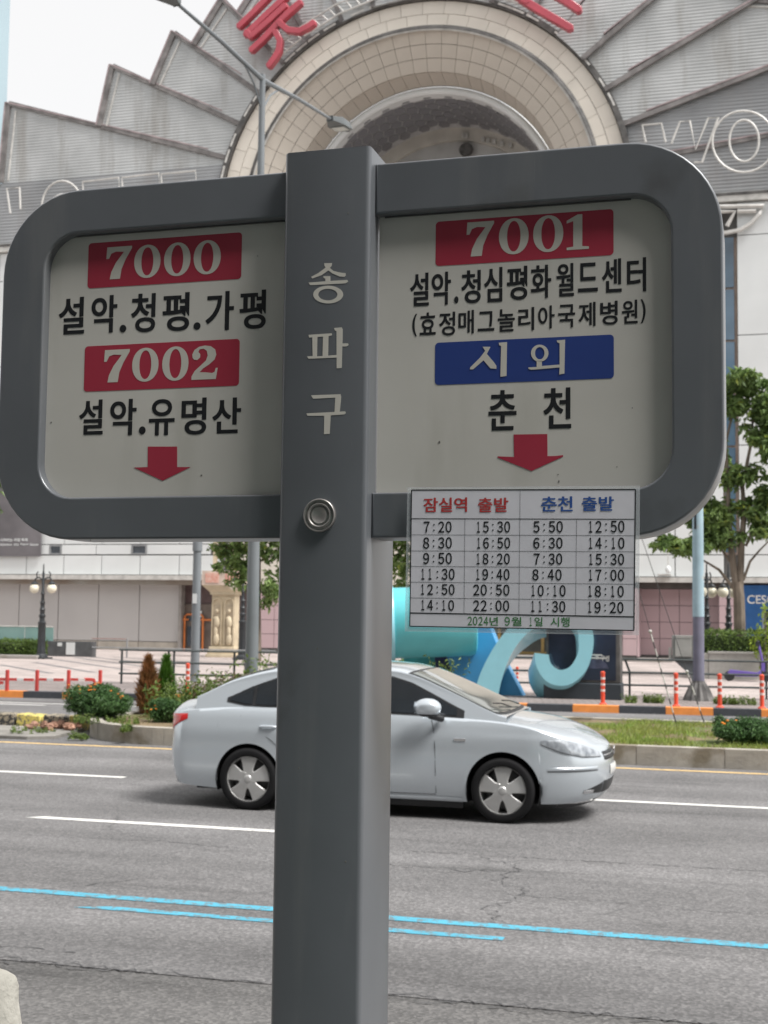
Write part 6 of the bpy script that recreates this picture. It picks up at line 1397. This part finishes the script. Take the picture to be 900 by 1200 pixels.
cpatch('number_plate', list(np.linspace(.975,1,5)), lambda f: .46, lambda f: .56, .018, mat('plate_white', (0.7,0.7,0.68), 0.4), 1, 3); cpatch('number_plate', list(np.linspace(.975,1,5)), lambda f: .46, lambda f: .56, .018, mat('plate_white', (0.7,0.7,0.68), 0.4), -1, 3)
obj('badge', MB().lathe([(0,.0),(.04,.0),(.045,-.01)],18,(3.75,0,.69),'X'), M_chr, car)
obj('underbody', MB().box(-.7,3.2,-.6,.6,.17,.30), M_liner, car)
obj('interior', MB().box(-.3,2.5,-.7,.7,.5,.98), M_liner, car)
# wheels
def spoke(k):
    a = 2*pi*k/5; mb = MB()
    pts = [(.03,-.06),(.10,-.055),(.17,-.078),(.228,-.098),(.228,.098),(.17,.078),(.10,.055),(.03,.06)]
    f = [(x*cos(a)-y*sin(a), x*sin(a)+y*cos(a)) for x, y in pts]; n = len(f)
    yo = [-.100,-.098,-.083,-.075,-.075,-.083,-.098,-.100]
    mb.add([(f[i][0], yo[i], f[i][1]) for i in range(n)]+[(f[i][0], yo[i]+.03, f[i][1]) for i in range(n)], [tuple(range(n)), tuple(range(2*n-1,n-1,-1))]+[(i,i+n,(i+1)%n+n,(i+1)%n) for i in range(n)]); return mb
def wheel(x, s):
    R0 = .325; w_ = obj('wheel', MB().lathe([(.235,-.085),(.25,-.102),(.29,-.108),(.312,-.098),(R0,-.075),(R0,.075),(.312,.1),(.235,.1)],56,(0,0,0),'Y',False), M_tyre, car, smooth=True, loc=(x,-s*.80,.325))
    if s < 0: w_.rotation_euler.z = pi
    obj('rim', MB().lathe([(.238,-.095),(.242,-.090),(.23,-.075),(.222,-.02),(.218,.09)],48,(0,0,0),'Y',False), M_rimc, w_, smooth=True)
    obj('wheel_backing', MB().lathe([(0,-.02),(.16,-.02),(.165,0),(.2,.02),(.215,.06)],32,(0,0,0),'Y'), mat('dark_wheel_back', (0.14,0.14,0.14), 0.6), w_, smooth=True)  # dark backing disc that fills the gaps between the spokes
    for k in range(5): 
        o = obj('spoke', spoke(k+.25), M_rimc, w_, bevel=.008)
    obj('hub_cap', MB().lathe([(0,-.112),(.028,-.112),(.04,-.105),(.05,-.09)],24,(0,0,0),'Y'), M_rimc, w_, smooth=True)
for x in (0, WB):
    for s in (1,-1): wheel(x, s)
    for s in (1,-1):
        r = RA if x == 0 else RB; mb = MB(); A = np.linspace(-.12*pi, 1.12*pi, 28)
        mb.grid([[(x+(r+.004)*cos(a), -s*yy, .33+(r+.004)*sin(a)) for a in A] for yy in (.885,.62,.55)]); mb.grid([[(x+(r+.004)*cos(a), -s*.60, .33+(r+.004)*sin(a)) for a in A],[(x,-s*.60,.3)]*28])
        obj('wheel_arch', mb, M_liner, car)

# ================================================================== at the photographer's side of the road
g = Vector((0,0,0))
sh_x = on_plane(8, 1170, 2.05)
person('person in a cream top, only the shoulder in view at the bottom left corner', (sh_x.x-0.168, 2.05, 0.15), 2.9, mat('cream_cloth', (0.50,0.485,0.43), 0.85, var=0.08, scale=6, bump=0.6, bscale=30), mat('navy_cloth', (0.03,0.035,0.06), 0.85), 1.60, 0.0, 'long')
ob = thing('unseen_shade_block', 'unseen dark block added behind the near pavement to shade the sign', 'building', (0,-9.5,0))  # unseen block, added to cut the sky light on the sign front
M_of = mat('shade_block_stone', (0.20,0.19,0.18), 0.7, var=0.15)
obj('wall', MB().box(-45,45,-14,0,0,26), M_of, ob)
for fl_ in range(6):
    for i in range(14): obj('window', MB().box(-43+i*6.2,-38.4+i*6.2,0.0,.08,1.2+fl_*4.1,3.9+fl_*4.1), M_cg, ob)
sb = thing('unseen_shade_shelter', 'unseen steel and glass shelter added over the near pavement to shade the sign', 'bus shelter', (0.2,-0.6,0.15))  # unseen shelter, added so that its roof shades the sign
obj('roof', MB().box(-3.2,3.2,-1.1,1.45,2.72,2.84), M_pole, sb, bevel=.01)
for x in (-3.0,0,3.0): obj('column', MB().box(x-.05,x+.05,-1.0,-.9,0,2.72), M_pole, sb)
for i in range(4): obj('back_glass', MB().box(-2.95+i*1.5,-1.55+i*1.5,-.97,-.95,.3,2.3), M_gl, sb)
